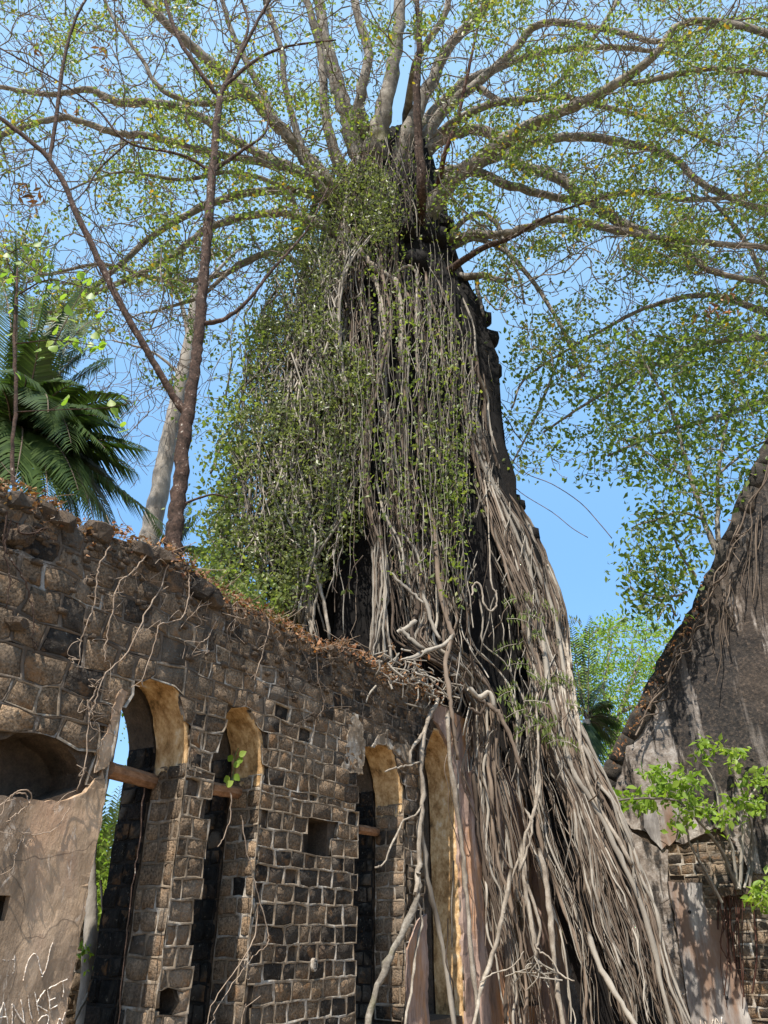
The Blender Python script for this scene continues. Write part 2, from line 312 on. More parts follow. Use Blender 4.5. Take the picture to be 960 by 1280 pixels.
def cells(a0, a1, b0, b1, h, wmin, wmax, warp, rnd, off=0):
    out = []; b = b0; r = 0
    while b < b1 - 0.02:
        hh = h * rnd.uniform(0.88, 1.14); bb = min(b + hh, b1)
        if b1 - bb < h * 0.4: bb = b1
        a = a0
        if r % 2: first = rnd.uniform(wmin * .5, wmin)
        else: first = rnd.uniform(wmin, wmax)
        while a < a1 - 1e-4:
            w = first if first else rnd.uniform(wmin, wmax); first = None
            aa = min(a + w, a1)
            if a1 - aa < wmin * 0.5: aa = a1
            pl = [(a, b), ((a + aa) / 2, b), (aa, b), (aa, (b + bb) / 2), (aa, bb), ((a + aa) / 2, bb), (a, bb), (a, (b + bb) / 2)]
            out.append([nwarp(x, y, warp) for x, y in pl]); a = aa
        b = bb; r += 1
    return out
def stone_block(cell, fmap, joint, face, rnd, mortar, mlevel=0.0, rough=0.012, depth=0.06):
    """cell: 8 points in plane coords; fmap(a,b,out) -> local xyz (out = towards viewer). Returns V,F4,F3 of the stone; adds a mortar ring"""
    C = np.array(cell); c = C.mean(0); ext = C.max(0) - C.min(0); m = min(ext)
    if m < joint * 1.8: return None
    k = 1 - joint / np.maximum(ext, 1e-3)
    I = c + (C - c) * k + np.array([[rnd.uniform(-1, 1), rnd.uniform(-1, 1)] for _ in C]) * joint * 0.38
    for q in (0, 2, 4, 6): I[q] = I[q] + (c - I[q]) * rnd.uniform(0.0, 0.07)
    # mortar
    o = [fmap(x, y, mlevel + 0.006 * sin(17 * x + 9 * y)) for x, y in C] + [fmap(x, y, mlevel + rnd.uniform(-.006, .008)) for x, y in I] + [fmap(x, y, -depth) for x, y in I]
    n = len(C); j = np.arange(n); j2 = (j + 1) % n
    F = np.concatenate([np.stack([j, j2, n + j2, n + j], -1), np.stack([n + j, n + j2, 2 * n + j2, 2 * n + j], -1)])
    mortar.add(o, F4=F)
    tilt = (rnd.uniform(-1, 1) * .02, rnd.uniform(-1, 1) * .02)
    def lvl(x, y, e): return face + e + tilt[0] * (x - c[0]) + tilt[1] * (y - c[1])
    inner = c + (I - c) * 0.93
    V = [fmap(x, y, -depth) for x, y in I] + [fmap(c[0] + (x - c[0]) * .985, c[1] + (y - c[1]) * .99, lvl(x, y, -0.004 - rnd.random() * .004)) for x, y in I]
    V += [fmap(x, y, lvl(x, y, rnd.uniform(-rough, rough) + .006)) for x, y in inner] + [fmap(c[0], c[1], lvl(c[0], c[1], rnd.uniform(-rough, rough) - .004))]
    F4 = np.concatenate([np.stack([j, j2, n + j2, n + j], -1), np.stack([n + j, n + j2, 2 * n + j2, 2 * n + j], -1)])
    F3 = np.stack([2 * n + j, 2 * n + j2, np.full(n, 3 * n)], -1)
    area = float(ext[0] * ext[1])
    return V, F4, F3, area
class Stones:
    """collects blocks; the largest on screen become objects, the rest one joined part"""
    def __init__(s): s.L = []
    def put(s, res, mat, scale): 
        if res: s.L.append((res[3] * scale, res, mat))
    def build(s, parent, limit, name='stone'):
        s.L.sort(key=lambda q: -q[0])
        for a, (V, F4, F3, _), mat in s.L[:limit]:
            V = np.array(V); c = V.mean(0)
            o = link(name, mesh_from(name, V - c, [F4, F3]), M[mat], parent); o.location = c
        rest = {}
        for a, (V, F4, F3, _), mat in s.L[limit:]:
            rest.setdefault(mat, MB()).add(V, F4, F3)
        if rest:
            # one joined part, material slots by stone kind
            mb = MB(); idx = []
            keys = list(rest)
            F = []; mats = []; off = 0; Vs = []
            for ki, kk in enumerate(keys):
                r = rest[kk]; v = np.concatenate(r.V); f4 = np.concatenate(r.F4); f3 = np.concatenate(r.F3)
                Vs.append(v); F.append((f4 + off, f3 + off)); off += len(v)
            faces = [f for pr in F for f in pr]; mi = np.concatenate([np.full(len(f), ki) for ki, pr in enumerate(F) for f in pr])
            me = mesh_from('small_stones', np.concatenate(Vs), faces)
            for kk in keys: me.materials.append(M[kk])
            if len(me.polygons) == len(mi): me.polygons.foreach_set('material_index', mi.astype(np.int32))
            link('small_stones', me, None, parent, 'stuff')
def prism(poly, y0, y1):
    n = len(poly); V = [(x, y0, z) for x, z in poly] + [(x, y1, z) for x, z in poly]
    me = bpy.data.meshes.new('cutter')
    me.from_pydata(V, [], [tuple(range(n)), tuple(range(2 * n - 1, n - 1, -1))] + [(i, i + n, (i + 1) % n + n, (i + 1) % n) for i in range(n)])
    import bmesh
    bm = bmesh.new(); bm.from_mesh(me); bmesh.ops.recalc_face_normals(bm, faces=bm.faces); bm.to_mesh(me); bm.free()
    return me
def carve(poly, y0, y1, cutters):
    base = bpy.data.objects.new('tmp', prism(poly, y0, y1)); COL.objects.link(base); kill = [base]
    for pl, a, b in cutters:
        c = bpy.data.objects.new('tmp_cut', prism(pl, a, b)); COL.objects.link(c); kill.append(c)
        md = base.modifiers.new('b', 'BOOLEAN'); md.operation = 'DIFFERENCE'; md.object = c; md.solver = 'EXACT'
    dg = bpy.context.evaluated_depsgraph_get(); dg.update()
    me = bpy.data.meshes.new_from_object(base.evaluated_get(dg))
    for k in kill: bpy.data.objects.remove(k)
    me.materials.clear(); return me
def ragged(poly, step=0.06, amp=0.02, rnd=random):
    out = []; n = len(poly)
    for i in range(n):
        a = np.array(poly[i]); b = np.array(poly[(i + 1) % n]); L = np.linalg.norm(b - a); k = max(1, int(L / step))
        for q in range(k):
            p = a + (b - a) * q / k; out.append((p[0] + rnd.uniform(-amp, amp), p[1] + rnd.uniform(-amp, amp)))
    return out
def slab(name, poly, out0, out1, mat, parent, amp=0.02, step=0.07, holes=(), grid=0.12, lump=0.008):
    """a plaster skin: ragged outline, real thickness, gently uneven face. local frame x, y(into wall), z; out = -y"""
    import bmesh
    from mathutils import Vector
    pl = ragged(poly, step, amp)
    bm = bmesh.new(); vs = [bm.verts.new((x, -out1, z)) for x, z in pl]; f = bm.faces.new(vs)
    x0, x1 = min(p[0] for p in pl), max(p[0] for p in pl); z0, z1 = min(p[1] for p in pl), max(p[1] for p in pl)
    for axis, lo, hi in ((0, x0, x1), (2, z0, z1)):
        k = lo + grid
        while k < hi:
            co = Vector((k, 0, 0)) if axis == 0 else Vector((0, 0, k)); no = Vector((1, 0, 0)) if axis == 0 else Vector((0, 0, 1))
            bmesh.ops.bisect_plane(bm, geom=bm.verts[:] + bm.edges[:] + bm.faces[:], plane_co=co, plane_no=no); k += grid
    bmesh.ops.triangulate(bm, faces=bm.faces[:])
    if holes:
        dl = [f for f in bm.faces if any(inpoly(h, f.calc_center_median().x, f.calc_center_median().z) for h in holes)]
        bmesh.ops.delete(bm, geom=dl, context='FACES')
    for v in bm.verts:
        v.co.y -= lump * (sin(4.1 * v.co.x + 2.3 * v.co.z) + sin(7.7 * v.co.z - 3.3 * v.co.x) + random.uniform(-.6, .6))
    r = bmesh.ops.extrude_face_region(bm, geom=bm.faces[:])
    for e in r['geom']:
        if isinstance(e, bmesh.types.BMVert): e.co.y = -out0
    bmesh.ops.recalc_face_normals(bm, faces=bm.faces[:])
    me = bpy.data.meshes.new(name); bm.to_mesh(me); bm.free()
    return link(name, me, mat, parent)

# ================================================================ the long wall with lancet windows
rndw = random.Random(11)
WLOC = ND * WD; WRZ = pi / 2 - HEAD
wall = thing('ruined_wall', 'long brown stone wall with pointed window openings and a broken top', 'wall', (WLOC[0], WLOC[1], 0), WRZ)
top_px = [(0, 612), (40, 622), (75, 640), (100, 660), (112, 672), (130, 662), (160, 672), (190, 685), (240, 706), (252, 724), (280, 745), (300, 753), (350, 777), (400, 809), (440, 811), (470, 834), (530, 862)]
top = [onwall(*q) for q in top_px]; top = [(-2.5, 5.9), (1.0, 5.75)] + top + [(13.5, 5.55), (15, 5.3), (17.5, 4.9)]
topx = [q[0] for q in top]; topz = [q[1] for q in top]
def topat(s): return float(np.interp(s, topx, topz))
WIN = [(5.22, 6.30, 3.35, 4.27), (6.77, 7.62, 3.42, 4.22), (9.84, 11.12, 3.45, 4.42), (11.76, 12.95, 3.75, 4.9)]
opens = [lancet(*w) for w in WIN]
hole_px = [(-60, 905), (0, 925), (30, 915), (60, 918), (85, 930), (108, 962), (104, 985), (85, 993), (50, 998), (0, 995), (-60, 985)]
niche = [onwall(*q) for q in hole_px]
def sq(x0, y0, x1, y1, j=0.01):
    a = onwall(x0, y0); b = onwall(x1, y1); return [(a[0], b[1]), (b[0], b[1] - .02), (b[0] + j, a[1]), (a[0], a[1] + j)]
put1 = sq(203, 1236, 222, 1266); put2 = sq(385, 1022, 411, 1070); put3 = sq(-12, 1115, 9, 1145); put4 = sq(398, 1168, 412, 1180)
put5 = sq(176, 766, 208, 788)
cut = []
for w in WIN:
    cut.append((lancet(*w, grow=0.05), -0.3, 0.60)); cut.append((lancet(w[0] + .05, w[1] - .0, w[2], w[3] - .04, grow=-0.005), 0.5, 1.4))
cut += [(ragged(niche, .12, .03), -0.3, 0.55), (put1, -.3, .35), (put2, -.3, .4), (put3, -.3, .4)]
outline = [(-2.5, -0.5), (17.5, -0.5)] + [(s, z - 0.06) for s, z in reversed(top)]
me = carve(outline, 0.05, 1.05, cut)
link('wall_core', me, M['core'], wall)
stones = Stones(); mort = MB(); mort2 = MB()
fm_front = lambda a, b, o: (a, -o, b)
plaster_main = [onwall(*q) for q in [(-60, 985), (0, 996), (40, 1000), (80, 1002), (104, 992), (118, 975), (127, 962), (132, 985), (126, 1020), (112, 1100), (98, 1180), (84, 1270), (80, 1300)]] + [(5.2, 0.2), (3.0, 0.2)]
plaster_main = [(min(a, 5.215), b) for a, b in plaster_main]
plaster_strip = [onwall(*q) for q in [(158, 866), (150, 862), (141, 885), (133, 915), (122, 938), (118, 965), (128, 962), (134, 955), (140, 920), (150, 890)]]
plaster_strip = [(min(a, 5.21) if b < 3.4 else a, b) for a, b in plaster_strip]
CEL = []
CEL += [(c, 'A') for c in cells(3.0, 6.55, 2.95, 6.0, 0.30, 0.24, 0.5, 0.035, rndw)]
CEL += [(c, 'B') for c in cells(6.3, 12.2, 3.3, 6.0, 0.225, 0.2, 0.42, 0.022, rndw)]
CEL += [(c, 'C') for c in cells(6.3, 12.2, 0.45, 3.3, 0.215, 0.19, 0.42, 0.014, rndw)]
CEL += [(c, 'D') for c in cells(12.9, 17.5, 0.45, 2.6, 0.24, 0.25, 0.4, 0.012, rndw)]
CEL = [(c, k) for c, k in CEL if not (k in 'BC' and np.mean([p[0] for p in c]) < 6.3)]
CEL = [(c, k) for c, k in CEL if not (k == 'A' and np.mean([p[0] for p in c]) > 6.3 and np.mean([p[1] for p in c]) < 3.3)]
blocked = opens + [niche, put1, put2, put3]
for c, kind in CEL:
    cx, cz = np.mean([p[0] for p in c]), np.mean([p[1] for p in c])
    if cz > topat(cx) - 0.08: continue
    if any(inpoly(o, cx, cz) for o in blocked): continue
    if inpoly(plaster_main, cx, cz): continue
    q = []
    for x, z in c:
        for o in blocked:
            if inpoly(o, x, z): x, z = nearest(o, x, z)
        z = min(z, topat(x) - 0.02); q.append((x, z))
    if kind == 'A' and cx > 6.3: q = [(min(x, 6.56), z) for x, z in q]
    dark = kind == 'C' and cx > 7.6 and cz < 2.55 and rndw.random() < 0.7
    dark = dark or (kind in 'AB' and rndw.random() < 0.16) or (kind == 'B' and cx > 9.5 and cz > 4.3 and rndw.random() < .5)
    if cz < 1.15 and cx > 7.5: dark = dark and rndw.random() < .6
    joint = {'A': 0.036, 'B': 0.026, 'C': 0.026, 'D': 0.03}[kind] * rndw.uniform(.8, 1.2)
    grimy = (kind == 'A' and rndw.random() < .45) or (cz > 4.2 and rndw.random() < .55) or (cz > 4.9) or (cx > 9.3 and cz > 3.4)
    face = rndw.uniform(-0.016, -0.001) + (0.006 if grimy else 0)
    missing = rndw.random() < 0.025
    if missing: face -= .045; dark = True
    r = stone_block(q, fm_front, joint, face, rndw, mort2 if grimy else mort, 0.004 if not grimy else -0.002, rough=0.016 if grimy else .008)
    sc = 1.0 / (3.87 + 0.833 * cx) ** 2
    stones.put(r, 'stone_dark' if dark else 'stone', sc * (0.3 if cx > 13 else 1))
# right-hand reveals (the faces turned back to the viewer)
for wi, (s0, s1, sp, ap) in enumerate(WIN):
    if wi == 3: continue
    zt = sp + (0.0 if wi < 2 else 0.02)
    fm = lambda a, b, o, s1=s1: (s1 - o, a, b)
    for c in cells(0.0, 0.56, 0.45, zt, 0.215, 0.2, 0.34, 0.006, rndw):
        stones.put(stone_block(c, fm, 0.03, rndw.uniform(-0.012, 0.012), rndw, mort, 0.0), 'stone' if rndw.random() < .85 else 'stone_dark', 0.011)
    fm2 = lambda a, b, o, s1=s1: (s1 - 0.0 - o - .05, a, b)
    mbk = MB(); inner_blocks = []
    for c in cells(0.585, 1.05, 0.45, zt + .25, 0.215, 0.2, 0.34, 0.006, rndw):  # inner part of each reveal: much darker stone and joints
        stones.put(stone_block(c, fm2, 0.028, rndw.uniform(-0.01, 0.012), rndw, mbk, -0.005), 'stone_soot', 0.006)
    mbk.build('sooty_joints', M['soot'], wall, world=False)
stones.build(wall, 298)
mort.build('mortar', M['mortar'], wall, world=False); mort2.build('mortar', M['mortar_dark'], wall, world=False)
# plastered arch soffits
for wi, (s0, s1, sp, ap) in enumerate(WIN):
    lo = sp - (0.12 if wi < 3 else 3.6)
    pl = [q for q in lancet(s0, s1, sp, ap, n=14)][1:-1]; pl = [(s0, lo)] + pl + [(s1, lo)]
    if wi < 3: pl = pl[14:]
    if wi == 3: pl = [(s0, lo)] + [(s0, lo + k * .35) for k in range(1, 10)] + pl[1:-1] + [(s1, lo + k * .35) for k in range(9, 0, -1)] + [(s1, lo)]
    ys = np.linspace(0.03, 0.56, 9); N = len(pl); cxm = (s0 + s1) / 2
    V = []
    for x, z in pl:
        for yy in ys:
            j = rndw.uniform(-.012, .012); k = 1 + j
            V.append((cxm + (x - cxm) * k, yy + rndw.uniform(-.012, .012), z + (rndw.uniform(-.09, .07) if z < sp else rndw.uniform(-.01, .01))))
    Vo = [(x + (0.06 if x > cxm + .01 else -0.06 if x < cxm - .01 else 0), y, z + (.05 if z > sp else 0)) for x, y, z in V]
    ny = len(ys); ii = (np.arange(N - 1)[:, None] * ny + np.arange(ny - 1)[None]).ravel()
    F = np.stack([ii, ii + 1, ii + ny + 1, ii + ny], -1); F2 = F[:, ::-1] + N * ny
    e = np.arange(N - 1) * ny; rim = np.stack([e, e + ny, e + ny + N * ny, e + N * ny], -1)
    link('arch_plaster', mesh_from('arch_plaster', V + Vo, [F, F2, rim]), M['ochre'], wall)
slab('plaster_skin', plaster_main, -0.05, 0.028, M['plaster'], wall, 0.015, 0.06, holes=[put3], grid=0.1, lump=0.006)
slab('plaster_skin', plaster_strip, -0.05, 0.03, M['ochre'] if False else M['plaster'], wall, 0.012, 0.05, grid=0.07)
for q in ([(428, 965), (436, 905), (443, 888), (451, 905), (457, 940), (452, 968)], [(462, 935), (472, 920), (484, 913), (500, 916), (513, 935), (512, 962), (500, 945), (480, 930)]):
    slab('plaster_patch', [onwall(*a) for a in q], -0.04, 0.018, M['mortar'], wall, 0.03, 0.05, grid=0.06, lump=.012)
# the plastered bay beyond the fourth window, behind the roots
bay = [(12.96, -0.2), (12.97, 4.0), (12.8, 4.6), (12.4, 5.0), (12.0, 5.1), (12.3, 5.4), (14, 5.35), (15.5, 5.1), (17.45, 4.6), (17.45, -0.2)]
slab('plaster_skin', bay, -0.05, 0.03, M['rust_plaster'], wall, 0.02, 0.12, holes=[[(14.4, 0.3), (14.5, 1.9), (15.6, 2.2), (15.8, 0.3)]], grid=0.3, lump=.012)
for s, w in ((13.25, .3), (14.35, .26), (16.1, .3)):
    slab('pilaster', [(s, -0.2), (s, 4.3), (s + w, 4.35), (s + w, -0.2)], -0.02, 0.16, M['rust_plaster'], wall, 0.012, 0.12, grid=0.15, lump=.006)
slab('plaster_patch', [(11.14, .3), (11.14, 1.35), (11.45, 1.75), (11.72, 1.85), (11.73, 0.3)], -0.04, 0.04, M['rust_plaster'], wall, 0.012, 0.08, grid=0.1)
# broken coping: loose rubble stones bedded on the top, each one a part
def boulder(r, seed, sx=1, sy=1, sz=1):
    rr = random.Random(seed); me = bpy.data.meshes.new('rubble_stone')
    import bmesh
    bm = bmesh.new(); bmesh.ops.create_icosphere(bm, subdivisions=2, radius=r)
    for v in bm.verts:
        k = 1 + 0.22 * sin(5 * v.co.x / r + seed) * sin(4 * v.co.z / r + 2 * seed) + rr.uniform(-.09, .09)
        v.co = type(v.co)((np.clip(v.co.x * k, -.8 * r, .8 * r) * sx, np.clip(v.co.y * k, -.8 * r, .8 * r) * sy, np.clip(v.co.z * k, -.75 * r, .75 * r) * sz))
    bm.to_mesh(me); bm.free(); return me
bou = [boulder(0.2, k, rndw.uniform(1, 1.5), 1.2, rndw.uniform(.7, 1)) for k in range(7)]
for k, me in enumerate(bou): me.materials.append(M['core'] if k % 3 else M['stone_dark'])
s = 3.0
while s < 12.6:
    sc = rndw.uniform(0.5, 1.0) * (.95 if s < 6 else .75)
    for dep in (0.12, 0.6):
        o = link('rubble_stone', rndw.choice(bou), None, wall); o.location = (s + rndw.uniform(-.05, .05), dep + rndw.uniform(-.05, .15), topat(s) - 0.06 * sc - rndw.uniform(0, .04)); o.scale = (sc, sc * 1.2, sc)
        o.rotation_euler = (rndw.uniform(-.3, .3), rndw.uniform(-.3, .3), rndw.uniform(0, 6))
    s += 0.3 * sc + rndw.uniform(0.0, .08)
for (x, y, sc) in ((20, 780, .6), (22, 668, 1.0), (85, 655, .9), (250, 738, .95), (128, 664, 1.0), (265, 752, .8), (190, 700, 1.0)):
    a = onwall(x, y); o = link('rubble_stone', bou[(x // 7) % 7], None, wall); o.location = (a[0], 0.0 if y > 700 else .1, a[1]); o.scale = (sc, sc * .8, sc)
    o.rotation_euler = (0, rndw.uniform(-.4, .4), rndw.uniform(0, 6))
# small broken lumps sticking out of the face near the top
lum = MB()
for k in range(520):
    sx_ = rndw.uniform(3.1, 12); zz = topat(sx_) - abs(rndw.gauss(0, .45)) - .03
    if any(inpoly(o, sx_, zz) for o in blocked): continue
    me = rndw.choice(bou); sc = rndw.uniform(.08, .3); V = np.array([v.co for v in me.vertices]) * sc + np.array([sx_, rndw.uniform(-.0, .03), zz])
    lum.add(V, F3=np.array([p.vertices[:] for p in me.polygons]))
lum.build('rubble_fragments', M['core'], wall, 'stuff', world=False)
# scratched writing on the plaster
def strokes(name, lines, w=0.011, mat='chalk', out=.036, wob=0.002, frame='wall', parent=None):
    mb = MB()
    for ln in lines:
        pts = [(onwall(*q) if frame == 'wall' else ongable(*q)) for q in ln]
        P3 = smoothpath([(a, -out, b) for a, b in pts], 6) if len(pts) > 2 else np.linspace((pts[0][0], -out, pts[0][1]), (pts[1][0], -out, pts[1][1]), 9)
        P3 = P3 + rng.uniform(-1, 1, P3.shape) * np.array([wob, 0.002, wob])
        mb.tube(P3, w * rng.uniform(.6, 1.1, len(P3)), 4)
    return mb.build(name, M[mat], parent, world=False)
def q6(L): return [[(a / 6.0, 1100 + b / 6.0) for a, b in l] for l in L]
strokes('scratched_lettering', q6([
    [(160, 750), (185, 640), (215, 575), (245, 555), (270, 590), (285, 660), (300, 705)], [(300, 725), (330, 660), (350, 570), (365, 510), (380, 470)],
    [(-60, 600), (0, 600), (55, 600), (95, 595)], [(95, 560), (92, 640), (85, 690), (40, 715), (0, 722)],
    [(-40, 1080), (-10, 980), (12, 915)], [(12, 915), (28, 1000), (45, 1085)], [(-20, 1030), (30, 1025)],
    [(75, 1090), (78, 1000), (76, 925)], [(76, 925), (120, 1010), (165, 1070)], [(165, 1070), (155, 980), (140, 895)],
    [(195, 870), (205, 960), (225, 1050)], [(245, 840), (262, 930), (275, 1010)], [(325, 825), (290, 870), (262, 930), (300, 960), (340, 985)],
    [(340, 820), (355, 900), (360, 970)], [(345, 815), (375, 800), (400, 790)], [(355, 905), (400, 885)], [(360, 970), (415, 940)],
    [(390, 795), (440, 765), (490, 745)], [(455, 765), (462, 830), (455, 880)],
    [(270, 1060), (300, 1025), (340, 1015), (350, 1040), (340, 1090)], [(415, 1080), (430, 1040), (450, 1055), (475, 990)], [(440, 1040), (455, 1100)]]), w=0.0065, out=.030, parent=wall)
# ================================================================ gable end wall
rndg = random.Random(5)
GLOC = DD * GS + ND * WD
gable = thing('gable_wall', 'tall dark-streaked gable end wall with a sloping top edge, behind the green shrub', 'wall', (GLOC[0], GLOC[1], 0), -HEAD)
gpx = [(748, 985), (764, 950), (800, 884), (832, 820), (868, 762), (890, 712), (922, 640), (948, 580), (972, 530)]
gt = [ongable(*q) for q in gpx]
sl = (gt[-1][1] - gt[0][1]) / (gt[-1][0] - gt[0][0]); ax = gt[-1][0] + 1.2; az = gt[-1][1] + 1.2 * sl
gout = [(0.0, -.5), (0.0, gt[0][1] - 1.2), (gt[0][0] - .1, gt[0][1] - .6)] + gt + [(ax, az), (2 * ax - gt[0][0], gt[0][1]), (2 * ax, gt[0][1] - 1), (2 * ax, -.5)]
bulk_pl = gout[::-1]
link('wall_core', carve(gout, 0.05, 0.65, []), M['core'], gable)
gz = lambda L: [ongable(*q) for q in L]
brick_zone = gz([(836, 1060), (868, 1050), (915, 1050), (935, 1090), (1000, 1100), (1020, 1300), (940, 1300), (925, 1230), (912, 1160), (880, 1150), (876, 1104), (838, 1100)])
lower_panel = gz([(836, 1102), (878, 1104), (880, 1130), (888, 1148), (905, 1152), (916, 1195), (930, 1240), (945, 1300), (868, 1300), (852, 1200), (845, 1150)])
left_panel = [(0.02, 0.0), (0.02, gt[0][1] - 1.25)] + gz([(770, 1010), (790, 1040), (812, 1055), (836, 1062), (834, 1105), (843, 1160), (850, 1200), (866, 1300)]) + gz([(866, 1340)])
upper = gt + [(ax, az), (2 * ax - gt[0][0], gt[0][1])] + gz([(1150, 1130), (1000, 1100), (938, 1090), (915, 1048), (895, 1035), (868, 1048), (856, 1056), (840, 1050), (826, 1032), (812, 1040), (790, 1036), (770, 1008)]) + [(gt[0][0] - .1, gt[0][1] - .6)]
gst = Stones(); gm = MB()
x0 = min(p[0] for p in brick_zone); x1 = 12.0
for c in cells(x0, x1, 0.0, max(p[1] for p in brick_zone) + .1, 0.195, 0.26, 0.36, 0.004, rndg):
    cx, cz = np.mean([p[0] for p in c]), np.mean([p[1] for p in c])
    if not inpoly(brick_zone, cx, cz): continue
    gst.put(stone_block(c, fm_front, 0.035, rndg.uniform(-0.02, 0.004), rndg, gm, 0.0), 'stone_dark' if rndg.random() < .75 else 'stone', 1)
gst.build(gable, 200, 'brick'); gm.build('mortar', M['mortar'], gable, world=False)
slab('plaster_skin', upper, -0.05, 0.035, M['gable'], gable, 0.012, 0.06, grid=0.35, lump=0.015)
slab('plaster_skin', lower_panel, -0.05, 0.045, M['grey_plaster'], gable, 0.012, 0.1, grid=0.2, lump=.006)
slab('plaster_skin', left_panel, -0.05, 0.02, M['coping'] if False else M['gable'], gable, 0.012, 0.12, grid=0.3, lump=.02)
slab('plaster_patch', gz([(829, 985), (846, 990), (850, 1015), (846, 1050), (838, 1058), (826, 1050)]), 0.0, 0.07, M['grey_plaster'], gable, 0.012, 0.1, grid=0.15)
slab('plaster_patch', gz([(806, 1035), (806, 1000), (818, 1010), (835, 1055), (828, 1062), (815, 1048)]), 0.0, 0.06, M['grey_plaster'], gable, 0.012, 0.1, grid=0.15)
# raking coping stones along the slope
g0 = np.array(gt); 
seg = smoothpath([(a, 0, b) for a, b in gt + [(ax, az)]], 2); k = 0
for i in range(len(seg) - 1):
    a, b_ = seg[i], seg[i + 1]; L = np.linalg.norm(b_ - a); u = (b_ - a) / L; nrm = np.array([-u[2], 0, u[0]])
    V = []
    for ri, fa in enumerate((0.0, 1 / 3, 2 / 3, 0.999)):
        rr = random.Random(i * 3 + ri + 77)
        for (h, y) in ((-0.30, -.035), (-.15, -.06), (0.0, -0.07), (0.08, -.02), (0.07, .75), (-.1, .72)):
            V.append(a + u * L * fa + nrm * (h + rr.uniform(-.05, .05)) + np.array([0, y + rr.uniform(-.035, .015), 0]))
    F = [(r * 6 + q, (r + 1) * 6 + q, (r + 1) * 6 + (q + 1) % 6, r * 6 + (q + 1) % 6) for r in range(3) for q in range(6)]
    V = np.array(V); c0 = V.mean(0)
    o = link('coping_stone', mesh_from('coping_stone', V - c0, [np.array(F), np.array([(0, 1, 2, 3), (0, 3, 4, 5), (18, 21, 20, 19), (18, 23, 22, 21)])]), M['coping'], gable); o.location = c0
# ledge with hanging rootlets under the shrub
lx, lz = ongable(918, 1112)
slab('ledge', [(lx - .35, lz - .12), (lx - .3, lz + .02), (lx + .3, lz + .06), (lx + .45, lz - .1)], -0.02, 0.22, M['core'], gable, .02, .06, grid=.08)
for (x, y) in ((863, 1140), (909, 1247)):
    a = ongable(x, y); mb = MB(); mb.tube([(a[0], -0.052, a[1]), (a[0], -.06, a[1])], .035, 8); mb.build('bolt_hole', M['ink'], gable, world=False)  # flat black disc stands in for the shade inside each hole
strokes('scratched_lettering', [[(876, 1273), (878, 1290)], [(882, 1276), (884, 1283), (890, 1282), (892, 1274)], [(896, 1290), (896, 1272), (902, 1284), (903, 1271)]], w=.012, out=.055, frame='g', parent=gable)

# ================================================================ branching helper: twigs find their way to target points from the nearest wood
class Wood:
    def __init__(s, cap=120000):
        s.X = np.zeros((cap, 3)); s.D = np.zeros((cap, 3)); s.R = np.zeros(cap); s.n = 0
    def addpath(s, pts, rad):
        m = len(pts); t = np.gradient(pts, axis=0); t /= np.linalg.norm(t, axis=1, keepdims=True) + 1e-9
        s.X[s.n:s.n + m] = pts; s.D[s.n:s.n + m] = t; s.R[s.n:s.n + m] = rad; s.n += m
def limb_path(pts, n=6, jit=0.0):
    """rows (px, py, fwd, width_px) -> world points, radii"""
    A = np.array(pts, float); W3 = np.array([P(a[0], a[1], a[2]) for a in A]); r = np.array([a[3] * 0.5 * np.linalg.norm(ray(a[0], a[1])) * 0 + a[3] * .5 * px_m(a[0], a[1], a[2]) for a in A])
    Q = smoothpath(np.hstack([W3, r[:, None]]), n); X = Q[:, :3]; R = np.maximum(Q[:, 3], .004)
    if jit: X = X + rng.standard_normal(X.shape) * (R * jit)[:, None]
    return X, R
def grow_to(wood, targets, mb, tip=0.008, maxr=0.05, k=3, bow=0.26, ratio=0.6, jitter=0.08, seedpts=None):
    T = np.asarray(targets); base = wood.X[:wood.n]
    d0 = np.array([np.min(((base - t) ** 2).sum(1)) for t in T]); order = np.argsort(d0); ends = []
    for i in order:
        t = T[i]; X = wood.X[:wood.n]; d2 = ((X - t) ** 2).sum(1)
        cs = ((t - X) * wood.D[:wood.n]).sum(1) / (np.sqrt(d2) + 1e-6)
        j = int(np.argmin(d2 * (1 + 1.6 * (1 - cs)))); L = math.sqrt(d2[j])
        if L < 0.05: continue
        p = wood.X[j].copy(); dr = wood.D[j]; r0 = min(wood.R[j] * ratio, maxr, tip + 0.012 * L); r0 = max(r0, tip)
        c1 = p + dr * L * bow + rng.standard_normal(3) * L * jitter; c2 = t + rng.standard_normal(3) * L * jitter * 1.2 - (t - p) * 0.33
        m = max(3, min(7, int(L / 0.35) + 2)); u = np.linspace(0, 1, m)[:, None]
        B = (1 - u) ** 3 * p + 3 * (1 - u) ** 2 * u * c1 + 3 * (1 - u) * u ** 2 * c2 + u ** 3 * t
        B[1:-1] += rng.standard_normal((m - 2, 3)) * L * 0.02
        R = np.linspace(r0, tip, m); mb.tube(B, R, k, cap=False)
        wood.addpath(B[1:], R[1:]); ends.append(B)
    return ends
def in_region(poly, n, fl, fh):
    xs = [p[0] for p in poly]; ys = [p[1] for p in poly]; out = []
    while len(out) < n:
        x = random.uniform(min(xs), max(xs)); y = random.uniform(min(ys), max(ys))
        if inpoly(poly, x, y):
            f = random.uniform(fl, fh) if not callable(fl) else fl(x, y); out.append(P(x, y, f))
    return out
def interp(tab, y): 
    return float(np.interp(y, [t[0] for t in tab], [t[1] for t in tab]))

